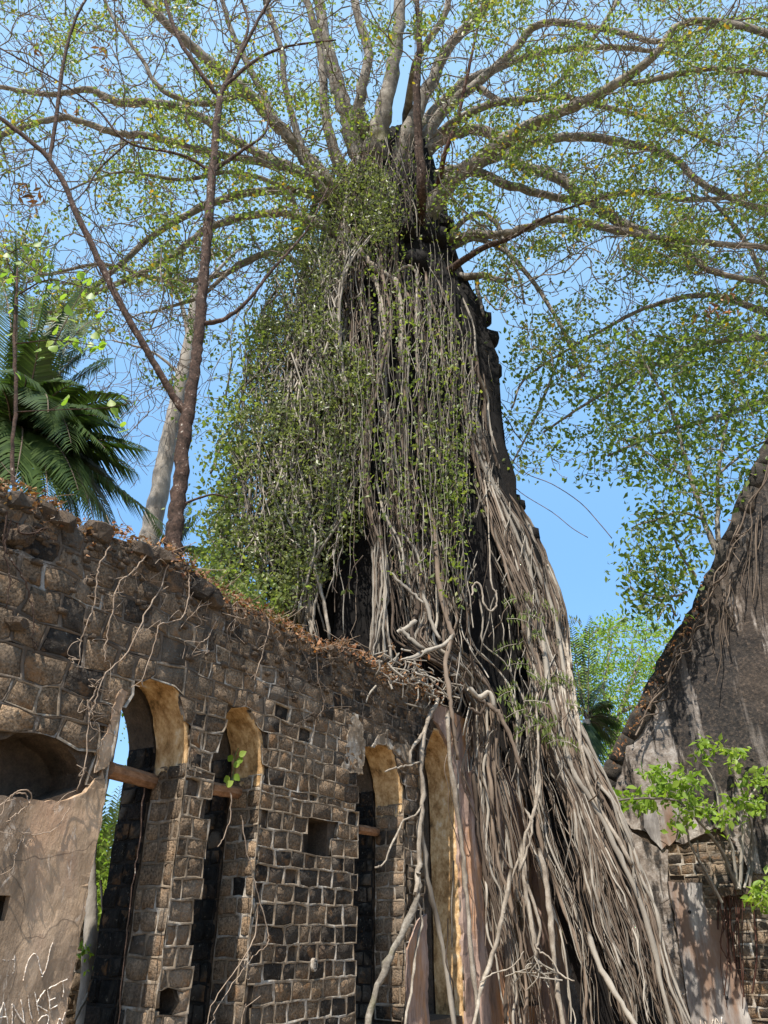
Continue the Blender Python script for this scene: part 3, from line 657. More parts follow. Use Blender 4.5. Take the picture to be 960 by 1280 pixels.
# ================================================================ the giant root-wrapped tree
TLEFT = [(120, 470), (200, 420), (260, 388), (330, 378), (400, 372), (480, 352), (560, 338), (640, 326), (700, 320), (760, 330), (800, 335), (840, 470), (880, 522), (940, 530), (1000, 535), (1100, 548), (1280, 556), (1330, 558)]
TRIGHT = [(120, 520), (200, 541), (250, 553), (300, 562), (360, 577), (400, 602), (470, 618), (520, 616), (600, 632), (640, 655), (690, 680), (760, 706), (820, 714), (880, 718), (940, 742), (1000, 770), (1060, 792), (1120, 812), (1200, 838), (1280, 864), (1330, 880)]
TAX = 17.6                                     # forward distance of the trunk's axis
def tree_front(x, y):
    L, R = interp(TLEFT, min(y, 800)), interp(TRIGHT, y); c = (L + R) / 2; h = (R - L) / 2
    k = max(0.0, 1 - ((x - c) / h) ** 2)
    up = TAX - math.sqrt(k) * float(np.interp(y, [120, 300, 500, 800], [1.2, 1.9, 2.6, 3.0]))
    if y < 780: return up
    wf = wall_fwd(x, y); gf = gable_fwd(x, y) if x > 700 else 99
    low = min(wf - 0.28, gf - 0.35, float(np.interp(x, [540, 700, 860], [15.2, 15.0, 14.2])))
    w = min(1.0, max(0.0, (y - 790) / 110.0)); w = w * w * (3 - 2 * w)
    return up * (1 - w) + low * w if x > 500 else up
base = P(500, 800, TAX); TLOC = np.array([base[0], base[1], 0.0])
fig = thing('banyan_tree', 'giant fig tree wrapped in hanging roots that spill over the stone wall', 'tree', TLOC)
# trunk heart, coloured near-black for the deep shade between roots
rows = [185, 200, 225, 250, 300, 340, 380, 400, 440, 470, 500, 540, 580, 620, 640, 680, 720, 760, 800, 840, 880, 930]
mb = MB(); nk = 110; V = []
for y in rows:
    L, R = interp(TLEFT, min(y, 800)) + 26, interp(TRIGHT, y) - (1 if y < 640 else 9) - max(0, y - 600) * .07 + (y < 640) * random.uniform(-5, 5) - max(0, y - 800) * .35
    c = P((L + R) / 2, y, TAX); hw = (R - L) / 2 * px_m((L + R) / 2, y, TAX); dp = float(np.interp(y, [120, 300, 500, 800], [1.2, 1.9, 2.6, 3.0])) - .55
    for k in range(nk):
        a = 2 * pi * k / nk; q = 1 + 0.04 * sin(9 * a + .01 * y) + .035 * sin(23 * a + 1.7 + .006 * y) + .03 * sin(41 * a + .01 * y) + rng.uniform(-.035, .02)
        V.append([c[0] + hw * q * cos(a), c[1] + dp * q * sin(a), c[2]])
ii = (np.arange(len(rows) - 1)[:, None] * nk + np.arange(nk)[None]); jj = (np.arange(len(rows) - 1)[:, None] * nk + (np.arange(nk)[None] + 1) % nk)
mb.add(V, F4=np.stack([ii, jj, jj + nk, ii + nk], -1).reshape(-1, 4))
# knobs of broken bark on the right outline
for (x, y, s_) in ((603, 400, 9), (612, 425, 10), (618, 465, 9), (600, 395, 7), (640, 628, 9), (650, 632, 6), (568, 350, 9), (560, 320, 9), (556, 282, 10), (664, 670, 9), (520, 330, 13), (506, 290, 12), (540, 300, 14)):
    c = P(x, y, tree_front(min(x, interp(TRIGHT, y) - 3), y) + .2); r = s_ * px_m(x, y, TAX) * 1.1; V = np.array([v.co for v in bou[x % 7].vertices]) / 0.2 * r
    mb.add(V * np.array([1, 1, 1.5]) + c, F3=np.array([p.vertices[:] for p in bou[x % 7].polygons]))
# long base going down behind and around the wall end
V = []; rows2 = [850, 890, 930, 1000, 1080, 1160, 1240, 1330]
for y in rows2:
    L, R = 585 + 25 * (y > 950) + max(0, y - 930) * .25, interp(TRIGHT, y) - 24
    for k in range(13):
        u = k / 12; x = L + (R - L) * u; f = tree_front(x, y) + .55 + .25 * abs(sin(9 * u + y * .01)) + (1.0 if u in (0, 1) else 0); V.append(P(x, y, f) + rng.uniform(-.06, .06, 3))
ii = (np.arange(len(rows2) - 1)[:, None] * 13 + np.arange(12)[None]).ravel()
lowmb = MB(); 
sel = []
for r_ in range(len(rows2) - 1):
    for k in range(12):
        x = 0
        if k >= 3: sel.append([r_ * 13 + k, r_ * 13 + k + 1, (r_ + 1) * 13 + k + 1, (r_ + 1) * 13 + k])
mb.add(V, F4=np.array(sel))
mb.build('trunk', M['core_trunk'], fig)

# ---- limbs (photo pixel, photo pixel, forward distance, width)
LIMBS = [
 ([(535, 275, 16.6, 34), (556, 235, 16.2, 28), (600, 200, 15.8, 25), (650, 165, 15.2, 22), (705, 140, 14.6, 18), (760, 112, 14.2, 15), (815, 72, 13.6, 13), (850, 32, 13.2, 12), (905, 28, 12.8, 12), (985, 50, 12.4, 10)], 'limb'),
 ([(770, 104, 14.2, 11), (800, 103, 14, 9), (850, 92, 13.8, 9), (900, 86, 13.6, 8), (985, 98, 13.4, 7)], 'limb'),
 ([(520, 190, 17, 20), (560, 170, 17, 18), (606, 164, 17, 17), (644, 202, 16.8, 16), (699, 224, 16.6, 17), (753, 265, 16.4, 16), (808, 292, 16.2, 14), (863, 318, 16, 12), (895, 341, 15.8, 10), (985, 358, 15.6, 8)], 'limb'),
 ([(548, 290, 17, 15), (590, 294, 16.7, 14), (633, 293, 16.4, 13), (680, 277, 16, 12), (715, 276, 15.8, 12), (786, 291, 15.5, 12), (863, 302, 15.2, 10), (985, 312, 15, 8)], 'limb'),
 ([(540, 205, 17, 18), (600, 205, 17.4, 15), (655, 182, 17.6, 14), (715, 171, 17.7, 14), (786, 180, 17.8, 13), (841, 197, 17.8, 11), (885, 235, 17.8, 10), (985, 275, 17.8, 8)], 'limb'),
 ([(545, 160, 16, 14), (600, 135, 16, 12), (680, 122, 16, 9), (709, 122, 16, 9), (775, 139, 16, 8), (830, 153, 16, 7), (900, 182, 16, 5)], 'limb'),
 ([(550, 310, 17.2, 12), (585, 300, 17.2, 9), (622, 308, 17.2, 8), (660, 344, 17.2, 7), (699, 404, 17.2, 6), (728, 470, 17.2, 4)], 'limb'),
 ([(560, 298, 17, 10), (580, 275, 16.8, 9), (604, 268, 16.6, 8), (622, 282, 16.5, 8), (630, 305, 16.4, 6), (650, 350, 16.4, 4), (655, 380, 16.4, 3)], 'limb'),
 ([(560, 335, 17.0, 14), (590, 345, 16.8, 12), (628, 350, 16.6, 8), (640, 348, 16.6, 4)], 'limb'),
 ([(594, 345, 17.0, 8), (599, 370, 16.8, 6), (604, 395, 16.6, 4)], 'limb'),
 ([(550, 340, 16.4, 13), (590, 318, 15.9, 10), (640, 296, 15.2, 7), (690, 268, 14.6, 4), (760, 245, 14, 3)], 'red_bark'),
 ([(533, 285, 15.9, 18), (527, 240, 15.4, 15), (524, 180, 14.9, 14), (521, 110, 14.3, 12), (524, 50, 13.8, 9), (521, 0, 13.3, 7), (519, -40, 13, 6)], 'red_bark'),
 ([(547, 265, 16.2, 10), (556, 195, 15.4, 8), (572, 150, 15, 6), (585, 90, 14.6, 5), (600, 20, 14, 3), (608, -30, 13.8, 3)], 'red_twig'),
 ([(480, 330, 17.8, 30), (470, 235, 17.3, 48), (466, 200, 16.6, 44), (478, 150, 16, 30), (490, 90, 15.5, 22), (497, 30, 15, 19), (503, -50, 14.5, 16)], 'limb'),
 ([(455, 235, 16.8, 34), (446, 190, 16.5, 28), (432, 140, 16, 26), (418, 95, 15.6, 24), (405, 40, 15.1, 18), (392, -40, 14.6, 15)], 'limb'),
 ([(425, 220, 16.9, 22), (412, 170, 16.6, 17), (405, 120, 16.2, 14), (400, 60, 15.8, 13), (384, 0, 15.2, 11), (375, -40, 15, 10)], 'limb'),
 ([(485, 225, 16.8, 40), (510, 165, 16.4, 26), (535, 110, 16, 20), (560, 60, 15.6, 17), (600, 15, 15, 15), (650, -40, 14.4, 12)], 'limb'),
 ([(470, 200, 16.2, 24), (450, 130, 15.6, 18), (460, 70, 15.2, 15), (445, 10, 14.8, 13), (440, -50, 14.4, 12)], 'limb'),
 ([(505, 215, 17.2, 25), (545, 150, 17, 18), (590, 110, 16.8, 15), (640, 65, 16.4, 13), (665, 35, 16, 12), (700, 28, 15.8, 11), (770, 40, 15.4, 9), (830, 52, 15, 8), (900, 30, 14.6, 6)], 'limb'),
 ([(500, 180, 17.4, 16), (560, 120, 17.6, 14), (620, 85, 17.6, 12), (700, 62, 17.6, 10), (780, 60, 17.6, 8), (860, 70, 17.6, 5)], 'limb'),
 ([(520, 235, 17.6, 20), (580, 215, 18, 16), (650, 235, 18.3, 13), (720, 250, 18.6, 11), (790, 240, 18.8, 9), (870, 250, 19, 8), (985, 235, 19, 6)], 'limb'),
 ([(510, 150, 15.4, 14), (520, 80, 14.6, 11), (555, 20, 13.8, 10), (570, -40, 13.2, 9)], 'limb'),
 ([(600, 110, 16.8, 11), (640, 130, 16.4, 8), (700, 100, 16, 7), (760, 20, 15.2, 6), (790, -40, 15, 5)], 'limb'),
 ([(450, 270, 16.4, 30), (415, 235, 16.0, 26), (377, 191, 15.6, 22), (350, 159, 15.2, 20), (306, 115, 14.6, 18), (262, 77, 14, 16), (213, 33, 13.4, 14), (160, -20, 12.8, 13)], 'limb'),
 ([(445, 290, 16.2, 15), (410, 245, 15.8, 13), (380, 195, 15.3, 12), (357, 110, 14.6, 10), (350, 55, 14.2, 9), (328, -10, 13.6, 8)], 'limb'),
 ([(440, 265, 16.8, 18), (390, 225, 16.4, 13), (335, 205, 16, 12), (262, 190, 15.6, 12), (187, 170, 15.2, 11), (150, 167, 15, 11), (110, 155, 14.8, 10), (80, 147, 14.6, 10), (33, 158, 14.4, 9), (-30, 178, 14.2, 8)], 'limb'),
 ([(420, 235, 17.4, 18), (370, 212, 17.2, 14), (300, 180, 17, 13), (240, 140, 16.7, 13), (193, 130, 16.5, 14), (143, 126, 16.3, 13), (110, 112, 16.1, 10), (60, 118, 16, 8), (-20, 105, 16, 6)], 'limb'),
 ([(440, 285, 16.6, 22), (405, 250, 16.8, 15), (340, 238, 16.9, 13), (262, 255, 17, 12), (191, 295, 17.1, 10), (148, 333, 17.2, 9), (90, 380, 17.3, 7), (20, 430, 17.4, 5)], 'limb'),
 ([(430, 310, 16.2, 22), (405, 284, 16, 16), (370, 270, 16.1, 13), (328, 268, 16.2, 12), (262, 284, 16.3, 11), (208, 325, 16.4, 10), (131, 361, 16.5, 8), (55, 394, 16.6, 6)], 'limb'),
 ([(430, 335, 17.2, 14), (380, 310, 17.2, 12), (330, 318, 17.3, 10), (270, 345, 17.4, 8), (200, 350, 17.5, 7), (130, 330, 17.6, 6), (50, 345, 17.7, 4)], 'limb'),
 ([(400, 345, 16.8, 12), (350, 318, 16.9, 9), (300, 330, 17, 8), (250, 370, 17.1, 6), (190, 390, 17.2, 4)], 'limb'),
 ([(306, 115, 14.6, 12), (250, 130, 14.4, 9), (200, 110, 14.1, 8), (178, 75, 13.8, 6), (140, 20, 13.5, 5), (120, -30, 13.3, 4)], 'limb'),
 ([(350, 160, 15.2, 12), (300, 60, 14.3, 9), (280, 10, 13.8, 7), (275, -40, 13.4, 6)], 'limb'),
 ([(372, 270, 16.1, 10), (355, 235, 15.6, 8), (290, 215, 15.1, 7), (225, 225, 14.8, 6), (150, 215, 14.5, 4), (80, 240, 14.3, 3)], 'limb'),
]
wood = Wood()
for L, mname in LIMBS:
    L = [(a_, b_, c_, w_ * .8) for a_, b_, c_, w_ in L]
    if 395 < L[0][0] < 570 and L[0][1] > 145:
        x_, y_ = L[0][0], L[0][1]; L = [(x_ * .45 + 500 * .55, y_ + 75, 18.2, L[0][3] * .8)] + [(x_ * .8 + 490 * .2, y_ + 22, max(17.3, L[0][2] + .5), L[0][3] * 1.05)] + L[1:] if len(L) > 3 else L
    X, R = limb_path(L, 6, 0.14); mb = MB(); mb.tube(X, R, 9, rough=0.05); mb.build('limb', M[mname], fig); wood.addpath(X[4:], R[4:])
def cf(x, y): return float(np.interp(y, [-60, 0, 200, 400], [13.2, 14, 16.4, 17])) + random.uniform(-3.2, 2.4)
midw = MB(); T = in_region([(-40, -60), (500, -60), (470, 190), (400, 260), (330, 340), (190, 420), (-40, 400)], 400, cf, 0) + in_region([(500, -60), (1000, -60), (1000, 370), (780, 350), (600, 400), (530, 150)], 420, cf, 0)
grow_to(wood, T, midw, tip=0.02, maxr=0.085, k=5, bow=.4, jitter=.07, ratio=.7); midw.build('boughs', M['limb'], fig, 'stuff')
T = []
T += in_region([(-30, -40), (500, -40), (470, 190), (400, 260), (330, 360), (190, 430), (-30, 400)], 4300, cf, 0)
T += in_region([(500, -40), (990, -40), (990, 360), (780, 330), (570, 300), (530, 150)], 4500, cf, 0)
T += in_region([(565, 290), (990, 330), (990, 480), (820, 470), (700, 480), (640, 430), (600, 350)], 900, 15, 18.5)
T += in_region([(-30, 300), (330, 300), (300, 420), (210, 500), (150, 560), (60, 420)], 700, 15.5, 18)
tw = MB(); ends = grow_to(wood, T, tw, tip=0.012, maxr=0.045, jitter=.07)
tw.build('twigs', M['twig'], fig, 'stuff')
# leaves: sparse on the left and top, dense to the right
lf = MB(); ly = MB(); pts = []
def photo_xy(p):            # photo position of a world point
    q = p - np.array([0, 0, CH]); z = q[1] * ct + q[2] * st; return 480 + FPX * q[0] / z, 640 - FPX * (q[2] * ct - q[1] * st) / z
for B in ends:
    x, y = photo_xy(B[-1])
    if y > 480: continue
    fld = sin(x * .031 + 1 + 1.3 * sin(y * .02)) * sin(y * .037 + 2 + sin(x * .017)) + .6 * sin(x * .077 + y * .05) * sin(y * .083 - x * .03)
    thr = .44 if x < 520 else 0.15
    if x > 640: thr = .02
    if 180 < x < 400 and 90 < y < 320: thr = -.15
    if fld > thr and random.random() < .75:
        nn = random.randint(8, 22); pts.append(B[-1] + rng.normal(0, .2, (nn, 3)) * np.array([1, 1, .6]))
    elif random.random() < .2: pts.append(B[-1] + rng.normal(0, .08, (2, 3)))
pts = np.concatenate(pts); q = rng.random(len(pts)) < .05
lf.leaves(pts[~q], 0.14, asp=.6); lf.build('leaves', M['leaf_canopy'], fig, 'stuff')
ly.leaves(pts[q], 0.16, asp=.62); ly.build('yellow_leaves', M['leaf_yellow'], fig, 'stuff')
mb = MB(); C = []
for (x, y) in ((45, 60), (130, 60), (48, 245), (150, 15), (200, 45), (95, 140), (130, 75), (905, 372), (885, 390), (355, 262), (30, 235)):
    C.append(P(x, y, 15) + rng.normal(0, .18, (14, 3)))
mb.leaves(np.concatenate(C), .3, asp=.3, up=1.5); mb.build('dead_leaves', M['leaf_dry'], fig, 'stuff')

# ---- hanging roots
DARK = [[(575, 300), (570, 350), (590, 420), (606, 480), (618, 500), (622, 480), (608, 400), (580, 330)], [(508, 430), (518, 430), (522, 560), (512, 570)], [(578, 560), (590, 560), (598, 690), (586, 690)], [(405, 430), (413, 430), (420, 520), (410, 540)], [(540, 480), (548, 480), (552, 600), (544, 610)], [(395, 560), (402, 560), (408, 640), (400, 650)], [(640, 760), (650, 760), (660, 860), (648, 870)], [(466, 560), (474, 560), (480, 640), (470, 640)], [(425, 625), (462, 640), (464, 740), (460, 828), (408, 815), (424, 720)], [(595, 640), (622, 675), (634, 790), (636, 895), (606, 850), (600, 760)], [(486, 420), (500, 440), (498, 500), (484, 480)], [(497, 290), (552, 285), (560, 330), (548, 350), (520, 330), (500, 335)], [(560, 270), (580, 330), (584, 420), (562, 360)], [(460, 330), (474, 345), (480, 420), (465, 420)]]
def root_path(u, y0, y1, wand, dep, uend=None):
    ys = np.arange(y0, y1 + 1, 26.0); 
    if len(ys) < 4: ys = np.linspace(y0, y1, 4)
    ph, fr = random.uniform(0, 6), random.uniform(.008, .02); out = []; n = len(ys); wk = 0
    for k, y in enumerate(ys):
        uu = u + (0 if uend is None else (uend - u) * k / (n - 1)); wk += random.gauss(0, wand * .35)
        L, R = interp(TLEFT, y), interp(TRIGHT, y)
        x = L + (R - L) * (uu + wk) + wand * 60 * sin(y * fr + ph)
        x = min(max(x, L + 1), R - 1)
        out.append((x, y))
    return out
def to_world(path, dep, wpx):
    X = np.array([P(x, y, tree_front(x, y) - dep) for x, y in path]); r = wpx * .5 * px_m(path[0][0], path[len(path) // 2][1], 15)
    X = X + rng.normal(0, .025, X.shape); return smoothpath(X, 3), r
cand = []
bund = [(u_ + random.uniform(-.012, .012), random.uniform(-.12, .42), random.uniform(0, 6), random.uniform(.006, .014), random.choice([.006, .01, .016])) for u_ in list(rng.uniform(0.01, .99, 15)) + list(np.linspace(.02, .98, 9))]
for k in range(2150):
    bu, bd_, bp, bf, bs_ = random.choice(bund); z = random.random(); loose = random.random() < .14
    u = min(.995, max(.004, (random.random() if loose else bu + random.gauss(0, bs_))))
    if z < .36: y0 = random.uniform(165, 560); y1 = min(y0 + random.uniform(220, 600), 842)
    else: y0 = random.uniform(480, 930); y1 = random.uniform(1060, 1330)
    ys = np.arange(y0, y1 + 1, 26.0); path = []; wk = 0; dv = 0
    for y in ys:
        dv += random.gauss(0, .0012 if not loose else .003); dv *= .85; wk += dv; L, R_ = interp(TLEFT, y), interp(TRIGHT, y)
        uu = u + wk
        if z >= .36: m_ = min(1, max(0, (y - 780) / 180.0)); uu = (.36 + .64 * u) * (1 - m_) + u * m_ + wk
        if y < 480: uu = min(uu, .94)
        x = L + (R_ - L) * uu + 6 * sin(y * bf * 2.2 + bp); path.append((min(max(x, L + 1), R_ - 1), y))
    hit = sum(inpoly(d, x, y) for d in DARK for x, y in path)
    if hit >= 1 and random.random() < .985: continue
    xm = path[int(len(path) * .8)][0]
    if y1 > 1000 and any(533 < x < 588 and y > 925 for x, y in path) and random.random() < .9: continue
    if y1 > 1000 and xm < 700 and random.random() < (.7 if xm < 660 else .5): continue
    w = random.choice([1.0, 1.2, 1.5, 1.8, 2.2, 2.6, 3.2, 4.4, 6]) * .75 * (1.3 if random.random() < .06 else 1)
    cand.append((w * (y1 - y0), path, w, (random.uniform(0, .4) if loose else bd_ + random.uniform(-.06, .08))))
cand.sort(key=lambda q: -q[0])
stuff = {'root': MB(), 'root_brown': MB()}
hero = [
 ([(547, 872), (530, 915), (526, 955), (529, 995), (524, 1040), (524, 1080), (520, 1120)], 7.5, 'root_pale', .42),
 ([(530, 915), (514, 938), (514, 955)], 4.5, 'root_pale', .42), ([(527, 952), (510, 957), (495, 960), (482, 964)], 2.6, 'root_pale', .42),
 ([(528, 1005), (520, 1018), (505, 1026), (492, 1050), (480, 1078), (470, 1085)], 2.6, 'root_pale', .42),
 ([(523, 1090), (522, 1120), (506, 1160), (484, 1205), (466, 1250), (456, 1310)], 9, 'limb', .42),
 ([(519, 1115), (527, 1150), (520, 1190), (515, 1230), (505, 1290)], 4, 'root_pale', .5),
 ([(527, 1040), (537, 1110), (553, 1180), (570, 1300)], 8, 'root', .42),
 ([(560, 890), (560, 930), (568, 990), (578, 1060), (583, 1120), (590, 1200), (602, 1310)], 7, 'root_pale', .40),
 ([(640, 1085), (628, 1145), (612, 1205), (598, 1245), (590, 1310)], 7, 'root_pale', .45), ([(650, 1070), (632, 1120), (617, 1190), (603, 1235)], 4, 'root_pale', .42),
 ([(652, 1050), (655, 1100), (664, 1150), (670, 1200)], 8, 'root_pale', .45), ([(647, 1060), (660, 1110), (675, 1160), (668, 1190)], 5, 'root_pale', .45),
 ([(655, 1010), (665, 1030), (660, 1060), (648, 1090)], 4, 'root_pale', .5),
 ([(674, 1060), (684, 1110), (690, 1170), (696, 1230), (708, 1310)], 8.5, 'root_pale', .4),
 ([(668, 1180), (676, 1190), (690, 1200), (700, 1218), (718, 1227)], 2.6, 'root_pale', .5), ([(600, 1228), (620, 1215), (640, 1208), (655, 1190)], 2, 'root_pale', .5),
 ([(735, 1165), (748, 1205), (768, 1240), (790, 1275), (810, 1310)], 8.5, 'root', .3),
 ([(585, 540), (600, 575), (622, 618), (650, 660), (665, 700), (690, 760), (705, 840), (712, 900)], 8, 'root', .2),
 ([(590, 560), (612, 600), (636, 650), (655, 690), (668, 740), (678, 800), (690, 880), (715, 960), (745, 1010), (775, 1070), (805, 1140), (825, 1220), (845, 1310)], 8, 'root', .25),
 ([(604, 590), (630, 625), (655, 648), (668, 680), (685, 730), (700, 780)], 9, 'root', .1),
 ([(540, 640), (546, 700), (552, 750), (563, 785), (567, 797)], 8.5, 'root_brown', .35), ([(567, 795), (556, 806), (540, 812), (524, 818), (505, 826)], 7, 'root', .38),
 ([(564, 800), (557, 830), (562, 870), (566, 905), (572, 950)], 7, 'root_brown', .42),
 ([(590, 745), (593, 728), (602, 735), (604, 752), (612, 764), (620, 757), (620, 742), (614, 725), (611, 660), (606, 600)], 3, 'root_pale', .45),
 ([(441, 300), (455, 320), (472, 338), (490, 348), (498, 360), (502, 400), (500, 450)], 10, 'root_pale', .25),
 ([(492, 345), (505, 334), (517, 336), (521, 350), (520, 400), (523, 480)], 5, 'root_pale', .25),
 ([(468, 345), (476, 375), (480, 410), (476, 450)], 8, 'root_pale', .2), ([(430, 340), (424, 370), (424, 420), (415, 470)], 7, 'root', .2),
 ([(380, 600), (372, 650), (360, 700), (352, 750), (348, 785)], 9, 'root', .5),
 ([(385, 660), (390, 700), (402, 740), (412, 800)], 6, 'root_pale', .5), ([(383, 690), (386, 730), (388, 770)], 8, 'root_pale', .5),
 ([(488, 716), (500, 728), (516, 742), (530, 755)], 5, 'root', .5), ([(528, 738), (540, 780), (550, 800)], 6, 'root', .45),
 ([(470, 600), (480, 640), (500, 680), (505, 720)], 4, 'root', .3), ([(500, 660), (520, 690), (528, 720)], 4.5, 'root', .3),
 ([(430, 822), (455, 826), (478, 828)], 5, 'root_pale', .7), ([(498, 790), (508, 785), (520, 775)], 7, 'root', .6), ([(500, 785), (515, 800), (530, 812)], 6, 'root', .6),
 ([(608, 880), (622, 890), (630, 905), (640, 925), (650, 960)], 7, 'root_brown', .5), ([(585, 860), (600, 872), (612, 866), (618, 885)], 8, 'root', .5), ([(590, 870), (606, 880), (600, 892), (588, 886)], 5, 'root_brown', .5),
 ([(675, 960), (672, 1000), (662, 1030), (655, 1060), (658, 1100)], 4.5, 'root_pale', .5), ([(670, 880), (673, 930), (672, 970), (668, 1010)], 3.5, 'root_pale', .5),
 ([(690, 760), (702, 800), (715, 850), (722, 900), (730, 960), (750, 1010), (790, 1080)], 6, 'root_pale', .25), ([(708, 800), (714, 850), (724, 920), (738, 980)], 5, 'root_pale', .25),
]
for k in range(16):   # pale braided column
    x0 = random.uniform(464, 482); x1 = random.uniform(458, 500)
    hero.append(([(x0, 690 + random.uniform(-20, 10)), (x0 - 4 + k * .6, 740), ((x0 + x1) / 2, 785), (x1, 825)], random.uniform(1.8, 4.2), random.choice(['root_pale', 'root', 'root', 'root_brown']), random.uniform(.3, .6)))
for k in range(14):
    x0 = random.uniform(370, 395); hero.append(([(x0, random.uniform(630, 690)), (x0 + random.uniform(-6, 8), 730), (x0 + random.uniform(-15, 25), random.uniform(780, 805))], random.uniform(2.4, 5), random.choice(['root_pale', 'root']), .45))
for pth, w, mat_, dep in hero:
    w *= .85
    X = []
    for x, y in pth:
        f = tree_front(x, y) - dep
        if x < 560 and y > 860: f = wall_fwd(x, y) - dep * .5
        X.append(P(x, y, f))
    X = smoothpath(np.array(X), 5); n = len(X); R = w * .5 * px_m(pth[0][0], pth[len(pth) // 2][1], 14.8) * np.interp(np.arange(n), [0, n * .3, n - 1], [.8, 1, .75])
    X += rng.normal(0, 0.008, X.shape)
    mb = MB(); mb.tube(X, R * (1 + .12 * np.sin(np.arange(len(X)) * random.uniform(.5, 1.3))), 9, rough=.13); mb.build('aerial_root', M[mat_], fig)
nh = 298 - len(hero)
for i, (_, path, w, dp_) in enumerate(cand):
    X, r = to_world(path, dp_ if path[-1][1] < 850 else dp_ * .6 - .02, w); R = r * np.linspace(1.1, .6, len(X))
    mn = 'root_brown' if random.random() < (.68 if path[0][1] < 600 else .62) else 'root'
    if i < nh: mb = MB(); mb.tube(X, R * (1 + .16 * np.sin(np.arange(len(X)) * random.uniform(.5, 1.3))), 7, rough=.16); mb.build('aerial_root', M[mn], fig)
    else: stuff[mn].tube(X, R, 4, cap=False, rough=.1)
# fine rootlets and tangles
for k in range(1000):
    y0 = random.uniform(160, 860 if random.random() < .92 else 1150); u = random.random(); L, R_ = interp(TLEFT, y0), interp(TRIGHT, y0); x0 = L + (R_ - L) * u
    ln = random.uniform(30, 110); x1 = x0 + random.gauss(0, 16); y1 = y0 + ln
    if any(inpoly(d, x0 + (x1 - x0) * q_, y0 + (y1 - y0) * q_) for d in DARK for q_ in (.2, .5, .8)) and random.random() < .96: continue
    if 780 < y0 + ln and y0 < 900 and x0 < 560: continue
    pth = [(x0 + (x1 - x0) * t + random.gauss(0, 2.5), y0 + ln * t) for t in (0, .25, .5, .75, 1)]
    X = smoothpath(np.array([P(x, y, tree_front(x, y) - random.uniform(.05, .5)) for x, y in pth]), 3)
    stuff[random.choice(['root', 'root_brown'])].tube(X, random.uniform(.008, .02), 3, cap=False)
# bushy root tufts
for (x, y) in ((667, 1195), (672, 1203)):
    for k in range(8):
        pth = [(x, y), (x + random.gauss(0, 8), y + random.uniform(5, 18)), (x + random.gauss(0, 14), y + random.uniform(10, 36))]
        X = smoothpath(np.array([P(a, b, tree_front(a, b) - .5 + random.uniform(-.1, .1)) for a, b in pth]), 3); stuff['root'].tube(X, .014, 3, cap=False)
stuff['root'].build('fine_roots', M['root'], fig, 'stuff'); stuff['root_brown'].build('fine_roots', M['root_brown'], fig, 'stuff')

# ================================================================ leafy climber on the left of the trunk
vb = P(330, 790, 15); vine = thing('climbing_vine', 'thick grey-green leafy creeper covering the left side of the giant trunk', 'climbing plant', (vb[0], vb[1], 0))
VL = [(200, 395), (290, 368), (330, 340), (400, 322), (480, 300), (560, 280), (640, 268), (700, 262), (760, 285), (800, 330)]
VR = [(200, 470), (290, 480), (330, 440), (400, 430), (480, 440), (560, 470), (640, 440), (700, 400), (760, 380), (800, 390)]
def vine_pt(extra=0):
    while True:
        y = random.uniform(205, 790); L, R = interp(VL, y) + 16 * sin(y * .045) * sin(y * .013 + 1), interp(VR, y) + 25 * sin(y * .03); u = random.random() ** 1.1
        x = L + (R - L) * u
        if random.random() < (0.42 + .58 * min(1, max(0, y - 250) / 250)) * (1.0 if sin(x * .055 + y * .02) * sin(y * .033 - x * .02) > -.25 else .35): break
    c = (L + 480) / 2; k = min(1, abs(x - L) / 90.0)
    return P(x + random.gauss(0, 5), y, 16.9 - 2.0 * math.sqrt(k) + random.uniform(-.35, .9))
st_ = MB(); 
for k in range(400):
    y0 = random.uniform(290, 640); L, R = interp(VL, y0), interp(VR, y0); x = L + (R - L) * random.random(); n = random.randint(4, 8); pth = []
    for q in range(n):
        x += random.gauss(-.6, 10); yy = y0 + q * random.uniform(18, 30); k2 = min(1, max(0, x - interp(VL, yy)) / 90.0); x = min(x, interp(VR, yy) - 8); pth.append(P(x, min(yy, 800), 16.9 - 2.0 * math.sqrt(k2) + random.uniform(-.2, .3)))
    st_.tube(smoothpath(np.array(pth), 3), random.choice([.008, .012, .02, .035]), 3, cap=False)
st_.build('stems', M['root'], vine, 'stuff')
C = np.array([vine_pt() for _ in range(7600)]); C = np.concatenate([C + rng.normal(0, .10, C.shape) for _ in range(5)])
l1 = MB(); l1.leaves(C, .12, asp=.55, up=.2); l1.build('leaves', M['leaf_vine'], vine, 'stuff')
# greener outer fringe
C = []
for k in range(1500):
    y = 330 + 460 * random.random() ** .7; L = interp(VL, y) + 16 * sin(y * .045) * sin(y * .013 + 1); C.append(P(L + random.gauss(8, 22) * (1 if random.random() < .8 else 1.6), y, random.uniform(15, 17)))
C = np.array(C); C = np.concatenate([C, C + rng.normal(0, .12, C.shape)])
l2 = MB(); l2.leaves(C, .14, asp=.65); l2.build('green_leaves', M['leaf_canopy'], vine, 'stuff')
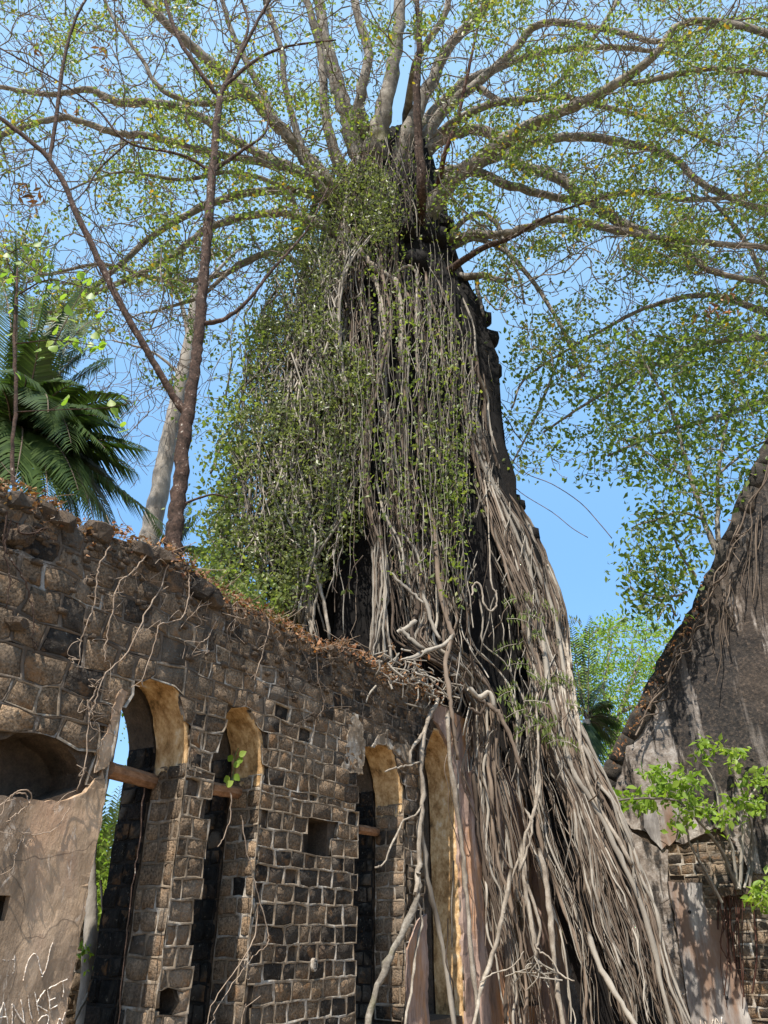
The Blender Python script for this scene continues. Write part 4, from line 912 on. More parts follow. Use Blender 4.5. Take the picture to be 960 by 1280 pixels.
# yellow-green strands over the middle
vine2 = thing('hanging_vine', 'thin yellow-green vine strands hanging over the middle of the giant trunk', 'climbing plant', (P(510, 790, 14.5)[0], 14.5, 0))
sm = MB(); C = []
for k in range(85):
    x = random.choice([random.gauss(495, 16), random.gauss(560, 14), random.gauss(520, 25), random.gauss(430, 20)]); y = random.uniform(270, 560); n = random.randint(6, 14); pth = []
    for q in range(n):
        x += random.gauss(.6, 2.2); yy = y + 22 * q
        if yy > 760: break
        pth.append(P(x, yy, tree_front(x, yy) - random.uniform(.4, .65)))
    if len(pth) < 3: continue
    X = smoothpath(np.array(pth), 3); sm.tube(X, .009, 3, cap=False); sel_ = X[rng.random(len(X)) < .65]; C.append(sel_ + rng.normal(0, .09, sel_.shape)); C.append(sel_[::2] + rng.normal(0, .14, sel_[::2].shape))
for (x, y, s_, n_) in ((565, 600, 14, 120), (570, 630, 12, 80), (480, 330, 18, 80), (500, 400, 20, 110), (455, 215, 26, 150), (500, 215, 30, 170), (440, 185, 22, 90), (530, 240, 18, 90), (420, 250, 26, 200), (480, 265, 30, 150), (395, 330, 22, 160), (560, 470, 14, 60)):
    C.append(np.array([P(x + random.gauss(0, s_), y + random.gauss(0, s_ * 1.3), tree_front(min(x, interp(TRIGHT, y) - 4), max(y, 200)) - random.uniform(.3, .9)) for _ in range(n_)]))
sm.build('stems', M['root'], vine2, 'stuff'); C = np.concatenate(C)
l3 = MB(); l3.leaves(C, .13, asp=.55, up=.6); l3.build('leaves', M['leaf_canopy'], vine2, 'stuff')
# feathery green sprays on the right-hand roots
vine3 = thing('feathery_seedling', 'small feathery green sprays growing out of the root curtain right of the wall end', 'plant', (P(660, 900, 14)[0], 14.0, 0))
sm = MB(); lfm = MB()
for k in range(30):
    x = random.uniform(630, 715); y = random.uniform(740, 930); f = tree_front(x, y) - .5; n = 7; dx = random.choice([-1, 1]) * random.uniform(12, 30); dy = random.uniform(-6, 10)
    X = smoothpath(np.array([P(x + dx * t, y + dy * t + 8 * t * t, f) for t in (0, .5, 1)]), 4); sm.tube(X, .008, 3, cap=False)
    for s_ in (-1, 1): lfm.leaves(X, .13, axis=(dx * .01, 0, s_ * 1.0), spread=.25, asp=.3, up=0)
sm.build('stems', M['root'], vine3, 'stuff'); lfm.build('leaflets', M['leaf_canopy'], vine3, 'stuff')

# ================================================================ slender red-barked tree standing on the wall
rb = P(217, 694, 9.6); red = thing('slender_tree', 'slender red-brown tree with white-speckled bark standing on the wall top', 'tree', (rb[0], rb[1], rb[2]))
RT = [[(214, 706, 9.6, 26), (218, 660, 9.6, 21), (226, 590, 9.6, 18), (234, 520, 9.6, 16.5), (245, 450, 9.6, 13), (250, 400, 9.6, 14), (256, 330, 9.6, 12), (262, 260, 9.6, 11), (268, 190, 9.6, 10), (274, 122, 9.6, 8)]]
RL = [[(234, 520, 9.6, 11), (212, 488, 9.5, 9.5), (180, 432, 9.3, 9), (140, 360, 9.1, 8.5), (100, 275, 8.9, 7.5), (62, 200, 8.7, 6.5), (0, 147, 8.5, 5.5), (-40, 115, 8.4, 5)],
      [(62, 200, 8.7, 5), (72, 135, 8.6, 4.5), (78, 85, 8.5, 4), (92, 30, 8.4, 3.5), (112, -10, 8.3, 3)],
      [(274, 122, 9.6, 6), (250, 90, 9.4, 5.5), (222, 45, 9.2, 5), (203, -10, 9, 4.5)],
      [(274, 122, 9.6, 6), (292, 85, 9.6, 5), (315, 40, 9.5, 4), (345, -15, 9.4, 4)],
      [(280, 108, 9.6, 5), (320, 75, 9.7, 4), (360, 58, 9.8, 3), (420, 50, 9.9, 2)],
      [(268, 212, 9.6, 6), (300, 190, 9.7, 4), (332, 165, 9.8, 3), (335, 130, 9.9, 2)],
      [(262, 213, 9.6, 4.5), (225, 193, 9.5, 3.5), (160, 178, 9.3, 3), (120, 135, 9.1, 2.6), (70, 100, 8.9, 2.2), (0, 60, 8.8, 2)],
      [(255, 405, 9.6, 7), (282, 398, 9.7, 5.5), (310, 375, 9.8, 4.5), (338, 340, 9.9, 4), (365, 310, 10, 3.2), (385, 285, 10.1, 2.5), (410, 235, 10.2, 2)],
      [(230, 630, 9.6, 3.5), (250, 622, 9.7, 3), (268, 618, 9.7, 2.5), (285, 622, 9.7, 2)],
      [(160, 178, 9.3, 2.4), (125, 210, 9.2, 2.2), (105, 240, 9.1, 1.6), (80, 262, 9, 1.2)],
      [(302, 0, 9.5, 3), (310, 35, 9.6, 3.4), (290, 90, 9.6, 4)]]
wr = Wood(20000)
for q in RT:
    X, R = limb_path(q, 8, .10); mb = MB(); mb.tube(X, R, 12, rough=.06); mb.build('trunk', M['red_bark'], red); wr.addpath(X[20:], R[20:])
for q in RL:
    X, R = limb_path(q, 7, .10); mb = MB(); mb.tube(X, R, 7, rough=.08); mb.build('branch', M['red_bark'], red); wr.addpath(X, R)
T = in_region([(-20, -20), (440, -20), (400, 290), (260, 330), (120, 320), (-20, 260)], 330, 8.2, 10.4)
tw = MB(); ends = grow_to(wr, T, tw, tip=.004, maxr=.014, jitter=.12); tw.build('twigs', M['red_twig'], red, 'stuff')
pts = [B[-1] + rng.normal(0, .12, (5, 3)) for B in ends if random.random() < .35 and photo_xy(B[-1])[0] > 90]
extra = in_region([(180, 110), (330, 130), (350, 290), (200, 330), (170, 200)], 420, 9.2, 10.2) + in_region([(290, 20), (430, 0), (440, 90), (340, 110)], 130, 9.4, 10.4)
lm = MB(); lm.leaves(np.concatenate(pts), .085, asp=.7); lm.leaves(np.array(extra), .095, asp=.7); lm.build('leaves', M['leaf_canopy'], red, 'stuff')

# ================================================================ pale trunk behind
pb = P(182, 690, 24); pale = thing('pale_tree', 'pale grey bare-trunked tree leaning behind the slender red tree', 'tree', (pb[0], pb[1], 0))
X, R = limb_path([(150, 800, 24, 30), (182, 695, 24, 27), (200, 610, 24, 23), (212, 545, 24, 20), (228, 470, 24, 17), (240, 405, 24, 13), (243, 370, 24, 9), (255, 330, 24, 6)], 8, .05); X0 = X.copy(); X0[0, 2] = min(X0[0, 2], 0)
mb = MB(); mb.tube(np.vstack([[X[0, 0] - .5, X[0, 1], 0], X]), np.concatenate([[R[0] * 1.2], R]), 12, rough=.03); mb.build('trunk', M['pale_bark'], pale)
wp = Wood(30000); wp.addpath(X[25:], R[25:])
for q in ([(236, 420, 24, 7), (225, 375, 23.5, 5), (200, 340, 23, 4), (190, 300, 22.6, 3)], [(241, 400, 24, 6), (262, 350, 24, 5), (300, 310, 24, 3)], [(228, 470, 24, 5), (190, 440, 23.6, 3), (140, 425, 23.2, 2)]):
    X, R = limb_path(q, 6, .1); mb = MB(); mb.tube(X, R, 7); mb.build('branch', M['pale_bark'], pale); wp.addpath(X, R)
tw = MB(); grow_to(wp, in_region([(90, 380), (330, 300), (350, 420), (300, 520), (120, 640), (100, 520)], 650, 21, 25.5), tw, tip=.011, maxr=.04); tw.build('twigs', M['twig'], pale, 'stuff')

# ================================================================ palms
def frond(name, p0, p1, sag, width, mat, parent, n=46, r0=.03, twist=0.0, droop=1.1):
    """p0 -> p1 world; leaflets in two rows; returns the part (rachis) with leaflets as its sub-part"""
    p0 = np.array(p0, float); p1 = np.array(p1, float); L = np.linalg.norm(p1 - p0); t = np.linspace(0, 1, n)[:, None]
    c = (p0 + p1) / 2 + np.array([0, 0, sag * L]); X = (1 - t) ** 2 * p0 + 2 * (1 - t) * t * c + t ** 2 * p1
    mb = MB(); mb.tube(X[::3], np.linspace(r0, r0 * .2, len(X[::3])), 5, cap=False); rc = mb.build(name, M['root_brown'] if mat == 'leaf_palm' else M[mat], parent)
    T_ = np.gradient(X, axis=0); T_ /= np.linalg.norm(T_, axis=1, keepdims=True); side = np.cross(T_, [0, 0, 1.0]); side /= np.linalg.norm(side, axis=1, keepdims=True) + 1e-6
    upv = np.cross(side, T_); lm = MB()
    for i in range(4, n):
        tt = i / (n - 1); w = width * (sin(pi * min(1, tt * .85 + .12)) ** .6) * (1 - .35 * tt)
        for s_ in (-1, 1):
            wl = w * random.uniform(.8, 1.1); d = side[i] * s_ * cos(twist) + upv[i] * (.25 + s_ * sin(twist)) + T_[i] * (.55 + .5 * tt); d /= np.linalg.norm(d)
            b = X[i] + rng.normal(0, .005, 3); m1 = b + d * wl * .5 + np.array([0, 0, -droop * wl * .12]); e = b + d * wl * .95 + np.array([0, 0, -droop * wl * .55]); hw = np.cross(d, upv[i]); hw = hw / (np.linalg.norm(hw) + 1e-6) * wl * .045 + upv[i] * wl * .006
            lm.add([b - hw * .4, b + hw * .4, m1 + hw, m1 - hw, e], F4=[[0, 1, 2, 3]], F3=[[3, 2, 4]])
    lo = lm.build('leaflets', M[mat], rc, 'stuff'); return rc
def palm(name, label, crown, ground_xy, fr, mat, width, trunk_r=.16, base_r=.03, n=46):
    p = thing(name, label, 'palm tree', (ground_xy[0], ground_xy[1], 0)); c = P(*crown)
    mb = MB(); mb.tube(smoothpath(np.array([[ground_xy[0], ground_xy[1], 0], [c[0] * .9 + ground_xy[0] * .1, c[1], c[2] * .5], c]), 8), np.linspace(trunk_r * 1.3, trunk_r, 17), 10, rough=.06); mb.build('trunk', M['pale_bark'], p)
    for (x, y, df, sag) in fr: frond('frond', c + rng.normal(0, .05, 3), P(x, y, crown[2] + df), sag, width, mat, p, n, r0=base_r, twist=random.uniform(-.3, .3))
    return p
c0 = P(10, 560, 12)
palm('coconut_palm', 'dark green palm behind the wall at the left edge, fronds drooping right', (14, 560, 12), (c0[0] - .3, c0[1]), [
    (212, 662, -.2, .16), (182, 560, -.5, .16), (160, 500, .2, .30), (120, 660, -1.4, .42), (90, 650, -1.2, .45), (150, 610, .6, .30), (60, 690, -1.6, .4), (60, 640, -2.2, .3), (135, 565, -1.5, .35), (140, 450, 1, .25), (112, 350, .5, .2), (70, 300, 0, .15), (20, 290, .2, .1), (-60, 350, 0, .15),
    (-120, 420, .3, .2), (-130, 520, -.5, .25), (-100, 640, -1, .3), (100, 620, -2.0, .35), (170, 590, .3, .3), (50, 420, -1.2, .35), (60, 520, -2.4, .5), (90, 390, 1.0, .3), (0, 350, 1, .2), (130, 520, 1.4, .45), (110, 700, .2, .5), (150, 670, .8, .4), (70, 580, -1.8, .3), (20, 400, -.5, .2), (105, 440, .5, .35), (160, 540, -1.2, .4), (40, 370, 1.6, .25), (120, 400, 1.8, .3), (100, 480, -1, .4), (30, 470, -2.3, .4), (-20, 480, -2.5, .4), (90, 560, -2, .5), (15, 620, -2.6, .4), (-40, 600, -2.2, .4)], 'leaf_palm', 1.05, n=66)
for (x, y, f, lab, fr) in ((733, 900, 26, 'dark far palm seen between the root curtain and the gable wall', [(738, 770, .8, .1), (712, 775, .8, .1), (700, 800, 0, .1), (765, 880, 0, .3), (770, 930, 0, .4), (760, 850, .5, .2), (700, 860, 0, .3), (745, 960, -.5, .3), (725, 970, -1, .3), (775, 905, 0, .3)]),):
    cc = P(x, y, f); palm('far_palm', lab, (x, y, f), (cc[0], cc[1]), fr, 'leaf_palm', .9, n=40)
cc = P(100, 1150, 12.5)
palm('low_palm', 'sunlit yellow-green low palm seen through the first window', (110, 1230, 12.5), (cc[0], cc[1]), [(150, 985, 0, .1), (175, 1010, .2, .1), (128, 960, 0, .1), (160, 1060, -.5, .2), (190, 1040, 0, .2), (170, 1110, 0, .2), (60, 990, 0, .1), (140, 1030, -.4, .25), (110, 1000, .5, .1), (190, 1100, .3, .25), (150, 1090, -.8, .2), (145, 1005, .6, .2), (165, 985, .9, .2)], 'leaf_palm_light', .8, .1, .015, 46)
cc = P(215, 690, 20)
palm('distant_palm', 'small palm just visible behind the foot of the slender red tree', (215, 690, 20), (cc[0], cc[1]), [(250, 640, 0, .1), (235, 655, 0, .1), (190, 650, 0, .1), (262, 690, 0, .2), (240, 625, .5, .1)], 'leaf_palm', .8, .1, .02, 30)

# ================================================================ sapling with big light leaves at the left
sb = P(20, 645, 7.6); sap = thing('heart_leaf_sapling', 'thin brown sapling with large bright yellow-green leaves on the wall at the left edge', 'sapling', sb)
X, R = limb_path([(20, 660, 7.6, 7), (17, 600, 7.5, 6), (15, 560, 7.5, 5), (20, 500, 7.5, 5), (18, 430, 7.5, 4.5), (20, 380, 7.5, 4), (22, 335, 7.5, 2.5)], 7, .2); mb = MB(); mb.tube(X, R, 6, rough=.1); mb.build('stem', M['red_bark'], sap); wsx = Wood(9000); wsx.addpath(X, R)
for q in ([(20, 370, 7.5, 2.5), (60, 350, 7.4, 2), (110, 360, 7.4, 1.4)], [(18, 430, 7.5, 2.5), (70, 425, 7.3, 1.5), (120, 432, 7.3, 1.2)], [(18, 515, 7.5, 2), (80, 512, 7.3, 1.6), (130, 510, 7.3, 1.3), (168, 503, 7.3, 1)], [(20, 350, 7.5, 2), (10, 320, 7.5, 1.6), (40, 305, 7.5, 1)]):
    X, R = limb_path(q, 6, .1); mb = MB(); mb.tube(X, np.maximum(R, .003), 4); mb.build('branch', M['red_bark'], sap); wsx.addpath(X, R)
hv = [(0, 0, 0), (.32, .12, .06), (.5, .42, .10), (.36, .78, .06), (0, 1.15, -.05), (-.36, .78, .06), (-.5, .42, .10), (-.32, .12, .06), (0, .5, 0)]
hl = mesh_from('leaf', np.array(hv) * .095, [np.array([(0, 1, 8), (1, 2, 8), (2, 3, 8), (3, 4, 8), (4, 5, 8), (5, 6, 8), (6, 7, 8), (7, 0, 8)])]); hl.materials.append(M['leaf_bright'])
LP = [(40, 307), (8, 322), (15, 345), (40, 330), (60, 335), (45, 352), (68, 352), (5, 338), (30, 318), (95, 345), (103, 352), (64, 362), (75, 371), (52, 370), (101, 368), (112, 374), (90, 430), (100, 420), (112, 432), (104, 440), (85, 425), (95, 412), (76, 434), (118, 424), (20, 372), (10, 390), (35, 384), (57, 318), (80, 500), (76, 506), (142, 518), (148, 523), (160, 500), (168, 503), (140, 508), (146, 540), (150, 530), (30, 410), (4, 420), (44, 440), (62, 438), (122, 436), (25, 470), (8, 350), (5, 305), (88, 395), (66, 400)]
fr_ = sap.location
LP += [(x + random.gauss(0, 9), y + random.gauss(4, 8)) for x, y in LP if y < 450]
for k, (x, y) in enumerate(LP):
    o = link('leaf', hl, None, sap); p = P(x, y, 7.35 + random.uniform(-.15, .2)); o.location = p - np.array(sb); sc = random.uniform(1.0, 1.6); o.scale = (sc, sc, sc)
    o.rotation_euler = (random.uniform(1.6, 2.6), random.uniform(-.6, .6), random.uniform(-1.4, 1.4) + pi)
tw = MB(); grow_to(wsx, [P(x, y, 7.45) for x, y in LP], tw, tip=.0025, maxr=.005); tw.build('twigs', M['red_twig'], sap, 'stuff')

# ================================================================ leafy tree and sapling to the right
def gp(x, y, off=0.0): return P(x, y, gable_fwd(x, y) + off)
g1 = gp(896, 690, .2)
gsap = thing('fig_sapling', 'green-leaved sapling rooted on the sloping edge of the gable wall', 'sapling', g1)
ws = Wood(60000); gf0 = gable_fwd(896, 690) + .2
for q in ([(897, 695, 0, 9), (880, 650, 0, 7), (865, 600, 0, 6), (852, 555, 0, 5), (838, 510, 0, 4), (815, 470, 0, 3), (800, 440, 0, 2)], [(897, 690, 0, 7), (897, 640, .1, 6), (898, 590, .2, 5), (906, 540, .2, 4), (918, 500, .3, 3), (925, 460, .3, 2)],
          [(880, 650, 0, 4), (850, 640, -.2, 3), (820, 650, -.3, 2.5), (800, 655, -.4, 2), (790, 660, -.4, 1.5)], [(870, 720, 0, 4), (855, 700, -.2, 3), (842, 670, -.2, 3), (835, 655, -.3, 2)], [(858, 740, 0, 3.5), (843, 745, -.3, 3), (815, 745, -.4, 2), (785, 735, -.4, 1.5)], [(845, 770, 0, 3), (835, 755, -.3, 2), (822, 775, -.4, 2)],
          [(900, 590, .2, 3.5), (940, 560, .3, 3), (975, 545, .3, 2)], [(865, 600, 0, 3), (830, 580, -.2, 2.5), (800, 560, -.3, 2)]):
    X, R = limb_path([(a, b_, gf0 + c_, w) for a, b_, c_, w in q], 6, .15); mb = MB(); mb.tube(X, R, 6, rough=.1); mb.build('branch', M['limb'], gsap); ws.addpath(X, R)
T = in_region([(740, 420), (960, 400), (975, 560), (930, 620), (880, 650), (800, 600), (760, 560)], 520, gf0 - 1.3, gf0 + 1.2) + in_region([(785, 640), (870, 630), (885, 690), (850, 745), (838, 790), (795, 760), (775, 735)], 170, gf0 - .7, gf0 + .3)
tw = MB(); ends = grow_to(ws, T, tw, tip=.008, maxr=.03); tw.build('twigs', M['twig'], gsap, 'stuff')
pts = np.concatenate([B[-1] + rng.normal(0, .2, (random.randint(4, 11), 3)) for B in ends])
lm = MB(); lm.leaves(pts, .18, asp=.5, up=.8); lm.build('leaves', M['leaf_green'], gsap, 'stuff')
lt_loc = P(1120, 640, 19); leafy = thing('leafy_tree', 'leafy green tree whose long branches reach in from the right edge of the frame', 'tree', (lt_loc[0], lt_loc[1], 0))
wl = Wood(60000)
for q in ([(1120, 900, 19, 70), (1110, 640, 19, 55), (1080, 500, 18.8, 40), (1030, 420, 18.5, 25), (980, 400, 18, 16)],):
    X, R = limb_path(q, 6, .05); mb = MB(); mb.tube(np.vstack([[X[0, 0], X[0, 1], 0], X]), np.concatenate([[R[0] * 1.2], R]), 10, rough=.05); mb.build('trunk', M['limb'], leafy)
for q in ([(1030, 430, 18.5, 14), (960, 420, 18.2, 10), (880, 430, 18, 8), (810, 460, 17.8, 6), (740, 500, 17.6, 4), (680, 540, 17.6, 3)], [(1060, 480, 18.7, 14), (960, 500, 18.4, 9), (900, 520, 18.2, 7), (830, 540, 18, 5), (760, 570, 17.8, 3)], [(990, 405, 18, 12), (900, 370, 18, 8), (820, 380, 18, 6), (740, 420, 18, 4), (660, 470, 18, 3), (640, 510, 18, 2.5)], [(700, 445, 18, 4), (670, 520, 18, 3), (640, 580, 18, 2)],
          [(980, 400, 18, 8), (930, 300, 17.8, 6), (880, 240, 17.6, 4)]):
    X, R = limb_path(q, 6, .15); mb = MB(); mb.tube(X, R, 6, rough=.1); mb.build('branch', M['limb'], leafy); wl.addpath(X, R)
T = in_region([(640, 430), (720, 400), (820, 380), (980, 360), (980, 520), (900, 560), (800, 600), (740, 610), (690, 590), (640, 600), (622, 560), (628, 480)], 800, 16.5, 19.5)
T += in_region([(790, 100), (985, 60), (985, 380), (880, 360), (820, 260)], 420, 16.5, 19)
tw = MB(); ends = grow_to(wl, T, tw, tip=.009, maxr=.035)
tw.tube(smoothpath(np.array([P(628, 560, 17.5), P(655, 590, 17.5), P(690, 605, 17.5), P(725, 628, 17.5), P(750, 655, 17.5), P(765, 673, 17.5)]), 4), .014, 3)
tw.tube(smoothpath(np.array([P(628, 590, 17.5), P(650, 615, 17.5), P(690, 640, 17.5), P(715, 660, 17.5), P(735, 672, 17.5)]), 4), .012, 3)
tw.build('twigs', M['twig'], leafy, 'stuff')
pa, pb_ = [], []
for B in ends:
    x, y = photo_xy(B[-1]); fv = sin(x * .05 + 2 * sin(y * .03)) * sin(y * .06 + x * .02); c_ = B[-1] + rng.normal(0, .24, ((random.choice([0, 0, 1, 2]) if fv < -.15 else random.choice([2, 6, 11])), 3)); (pa if x > 700 or y < 480 else pb_).append(c_)
lm = MB(); lm.leaves(np.concatenate(pa), .19, asp=.6); lm.build('leaves', M['leaf_green'], leafy, 'stuff')
lm = MB(); lm.leaves(np.concatenate(pb_), .16, asp=.6); lm.build('leaves', M['leaf_canopy'], leafy, 'stuff')
# distant feathery tree
dt = P(765, 960, 42); far = thing('distant_tree', 'far light-green feathery tree with dark branches in the gap left of the gable', 'tree', (dt[0], dt[1], 0))
wf_ = Wood(40000)
for q in ([(765, 1080, 42, 14), (765, 980, 42, 12), (768, 930, 42, 9), (775, 890, 42, 7), (790, 850, 42, 5), (800, 820, 42, 3)], [(768, 940, 42, 7), (745, 905, 42, 5), (730, 870, 42, 4), (722, 840, 42, 2)], [(770, 910, 42, 5), (755, 870, 42, 4), (760, 830, 42, 3), (765, 800, 42, 2)], [(775, 890, 42, 5), (800, 880, 42, 4), (822, 860, 42, 2)]):
    X, R = limb_path(q, 6, .3); mb = MB(); mb.tube(X, R, 6, rough=.1); mb.build('trunk' if q[0][3] == 14 else 'branch', M['limb'], far); wf_.addpath(X, R)
T = in_region([(710, 800), (730, 785), (770, 768), (815, 770), (850, 790), (850, 860), (800, 930), (760, 960), (715, 930)], 480, 38, 46)
tw = MB(); ends = grow_to(wf_, T, tw, tip=.02, maxr=.06); tw.build('twigs', M['twig'], far, 'stuff')
c_ = np.concatenate([B[-1] + rng.normal(0, .45, (16, 3)) * np.array([1, 1, .35]) for B in ends]); lm = MB(); lm.leaves(c_, .24, asp=.5); lm.build('leaves', M['leaf_bright'], far, 'stuff')

# ================================================================ bright shrub on the ledge of the gable wall
sbx = gp(920, 1108, -.35); shr = thing('ledge_shrub', 'bright green shrub growing from a ledge on the gable wall', 'shrub', sbx); wsh = Wood(30000); gf = gable_fwd(920, 1108) - .3
for q in ([(921, 1110, 0, 6), (905, 1070, -.3, 5), (885, 1040, -.6, 4), (862, 1015, -.9, 3.5), (842, 1000, -1.0, 3), (800, 998, -1.2, 2.5), (760, 1002, -1.4, 2)], [(922, 1110, 0, 5), (915, 1060, -.2, 4), (900, 1020, -.4, 3), (895, 985, -.5, 2.5), (880, 955, -.6, 2)],
          [(925, 1110, 0, 5), (928, 1050, -.2, 4), (932, 1010, -.3, 3), (945, 985, -.3, 2.5), (965, 965, -.3, 2)], [(930, 1110, 0, 4), (945, 1060, 0, 3), (955, 1030, 0, 3), (970, 1000, 0, 2)], [(902, 1128, 0, 4), (885, 1095, -.2, 3.5), (868, 1065, -.3, 3), (860, 1045, -.4, 3), (858, 1000, -.5, 2)], [(896, 1120, 0, 3), (875, 1080, -.2, 3), (872, 1050, -.3, 2)], [(938, 1110, 0, 4), (940, 1040, -.1, 3), (925, 980, -.4, 2)]):
    X, R = limb_path([(a, b_, gf + c_, w) for a, b_, c_, w in q], 6, .15); mb = MB(); mb.tube(X, R, 6, rough=.1); mb.build('stem', M['root'], shr); wsh.addpath(X, R)
T = []
for (x, y, sx_, sy_, n_) in ((765, 1000, 22, 6, 22), (800, 1003, 20, 7, 24), (835, 990, 20, 9, 30), (820, 965, 14, 6, 18), (860, 975, 18, 10, 30), (880, 935, 10, 8, 16), (915, 945, 14, 8, 16), (950, 970, 14, 9, 20), (935, 1000, 16, 8, 22), (905, 1020, 12, 9, 18), (870, 1010, 16, 10, 26), (950, 1120, 12, 10, 26), (970, 1110, 12, 10, 20), (740, 1008, 8, 5, 8), (845, 1030, 12, 8, 8)):
    T += [P(random.gauss(x, sx_ * .6), random.gauss(y, sy_ * .7), gf - .7 + random.uniform(-.5, .4)) for _ in range(n_)]
tw = MB(); ends = grow_to(wsh, T, tw, tip=.005, maxr=.012); tw.build('twigs', M['root'], shr, 'stuff')
C = np.concatenate([B[-1] + rng.normal(0, .07, (4, 3)) for B in ends]); rng.shuffle(C)
lv = mesh_from('leaf', np.array([(0, 0, 0), (.28, .3, .05), (.24, .62, .03), (0, 1.0, -.1), (-.24, .62, .03), (-.28, .3, .05), (0, .45, -.02)]) * .19, [np.array([(0, 1, 6), (1, 2, 6), (2, 3, 6), (3, 4, 6), (4, 5, 6), (5, 0, 6)])]); lv.materials.append(M['leaf_bright'])
for p in C[:290]:
    o = link('leaf', lv, None, shr); o.location = p - np.array(shr.location); sc = random.uniform(.7, 1.25); o.scale = (sc, sc, sc); o.rotation_euler = (random.gauss(-.5, .6), random.gauss(0, .6), random.uniform(0, 6.28))
lm = MB(); lm.leaves(C[290:], .17, asp=.5, up=.5); lm.build('leaves', M['leaf_bright'], shr, 'stuff')
rt = MB()
for k in range(16):
    x = random.gauss(912, 14); y = 1112 + random.uniform(-6, 10); ln = random.uniform(25, 150); X = smoothpath(np.array([P(x + random.gauss(0, 3) + t * random.uniform(-4, 8), y + ln * t, gable_fwd(x, y + ln * t) - random.uniform(.06, .25)) for t in (0, .33, .66, 1)]), 3); rt.tube(X, random.uniform(.008, .022), 3, cap=False)
rt.build('hanging_rootlets', M['red_twig'], shr, 'stuff')

# ================================================================ roots and stems along the gable slope
gv = thing('gable_creeper', 'bare woody creeper stems clinging along the sloping edge of the gable wall', 'creeper', gp(850, 790, -.3)); mb = MB()
for k in range(16):
    t0 = random.uniform(0, .8); t1 = min(1, t0 + random.uniform(.08, .3)); pts_ = []
    for t in np.linspace(t0, t1, 6):
        x = 772 + (960 - 772) * t; y = float(np.interp(x, [q[0] for q in gpx], [q[1] for q in gpx])); off = abs(random.gauss(0, 1)) * 6 + 6
        pts_.append(P(x + off + random.gauss(0, 1.5), y + off * .6, gable_fwd(x + off, y + off * .6) - .34 + random.uniform(-.06, .05)))
    mb.tube(smoothpath(np.array(pts_), 3), random.uniform(.01, .022), 4, cap=False)
mb.build('stems', M['root_brown'], gv, 'stuff')
mb = MB()
for k in range(14):
    x = random.uniform(880, 955); y = float(np.interp(x, [q[0] for q in gpx], [q[1] for q in gpx])) + 60; ln = random.uniform(30, 130)
    X = smoothpath(np.array([P(x + t * random.uniform(-10, 6), y + ln * t, gable_fwd(x, y + ln * t) - random.uniform(.08, .3)) for t in (0, .33, .66, 1)]), 3); mb.tube(X, random.uniform(.008, .02), 3, cap=False)
mb.build('hanging_rootlets', M['root_brown'], gv, 'stuff')
mb = MB(); mb.leaves(np.array([P(x, float(np.interp(x, [q[0] for q in gpx], [q[1] for q in gpx])) + random.gauss(4, 8), gable_fwd(x, 800) - .2) for x in rng.uniform(765, 965, 380)]), .09, asp=.5); mb.build('leaves', M['leaf_dry'], gv, 'stuff')

# ================================================================ dry creepers, litter on the wall
def wp3(x, y, off): return P(x, y, wall_fwd(x, y) - off)
def creeper(label, lines, w=2.2, mat='creeper', tuft=0):
    a = lines[0][0]; b0 = wp3(a[0], a[1], .05); t = thing('dry_creeper', label, 'creeper', b0)
    for ln in lines:
        X = smoothpath(np.array([wp3(x, y, .06 + .05 * random.random()) for x, y in ln]), 6); X += rng.normal(0, .006, X.shape); mb = MB()
        mb.tube(X, w * .5 * px_m(ln[0][0], ln[0][1], wall_fwd(*ln[0])) * np.linspace(1.1, .6, len(X)), 4); mb.build('stem', M[mat], t)
    if tuft:
        mb = MB()
        for _ in range(tuft):
            ln = random.choice(lines); x, y = random.choice(ln); pts_ = [(x, y)]
            for k in range(3): x += random.gauss(0, 9); y += random.gauss(4, 8); pts_.append((x, y))
            mb.tube(smoothpath(np.array([wp3(p_[0], p_[1], .05 + .06 * random.random()) for p_ in pts_]), 4), .004, 3, cap=False)
        mb.build('tendrils', M[mat], t, 'stuff')
creeper('brown creeper stem running down the wall at the far left', [[(8, 640), (5, 680), (15, 700), (30, 725), (38, 745), (42, 775), (40, 800)], [(14, 650), (6, 690), (12, 720), (8, 760)], [(20, 655), (30, 668), (60, 660), (40, 670)]], 2.6, 'red_bark', 10)
creeper('tangle of pale dry tendrils hanging left of the first window arch', [[(138, 682), (125, 705), (120, 725), (118, 755), (108, 780), (102, 800), (100, 825)], [(185, 693), (165, 715), (148, 730), (140, 765), (133, 800), (130, 828)], [(210, 706), (198, 740), (180, 770), (160, 815), (130, 845), (118, 880), (112, 900), (105, 960), (95, 988)], [(120, 860), (110, 885), (118, 895)]], 1.9, 'creeper', 46)
creeper('loose looping cable-like creeper at the top of the lower plaster', [[(-10, 1015), (8, 1002), (20, 990), (37, 989), (37, 1005), (20, 1018), (10, 1028), (20, 1038), (45, 1043), (70, 1035), (86, 1010)], [(37, 1003), (30, 992), (12, 996), (0, 1020), (-10, 1050)], [(30, 1040), (22, 1060), (18, 1072)]], 1.8, 'creeper', 6)
creeper('thin dry creeper threading across the wall above the second window', [[(236, 718), (236, 740), (228, 772), (200, 780), (195, 800), (178, 850), (182, 860)], [(255, 745), (265, 752), (250, 758)], [(296, 752), (307, 770), (295, 772), (278, 766)], [(330, 765), (337, 780), (330, 810), (318, 850)], [(270, 775), (262, 795), (250, 803)]], 1.7, 'creeper', 26)
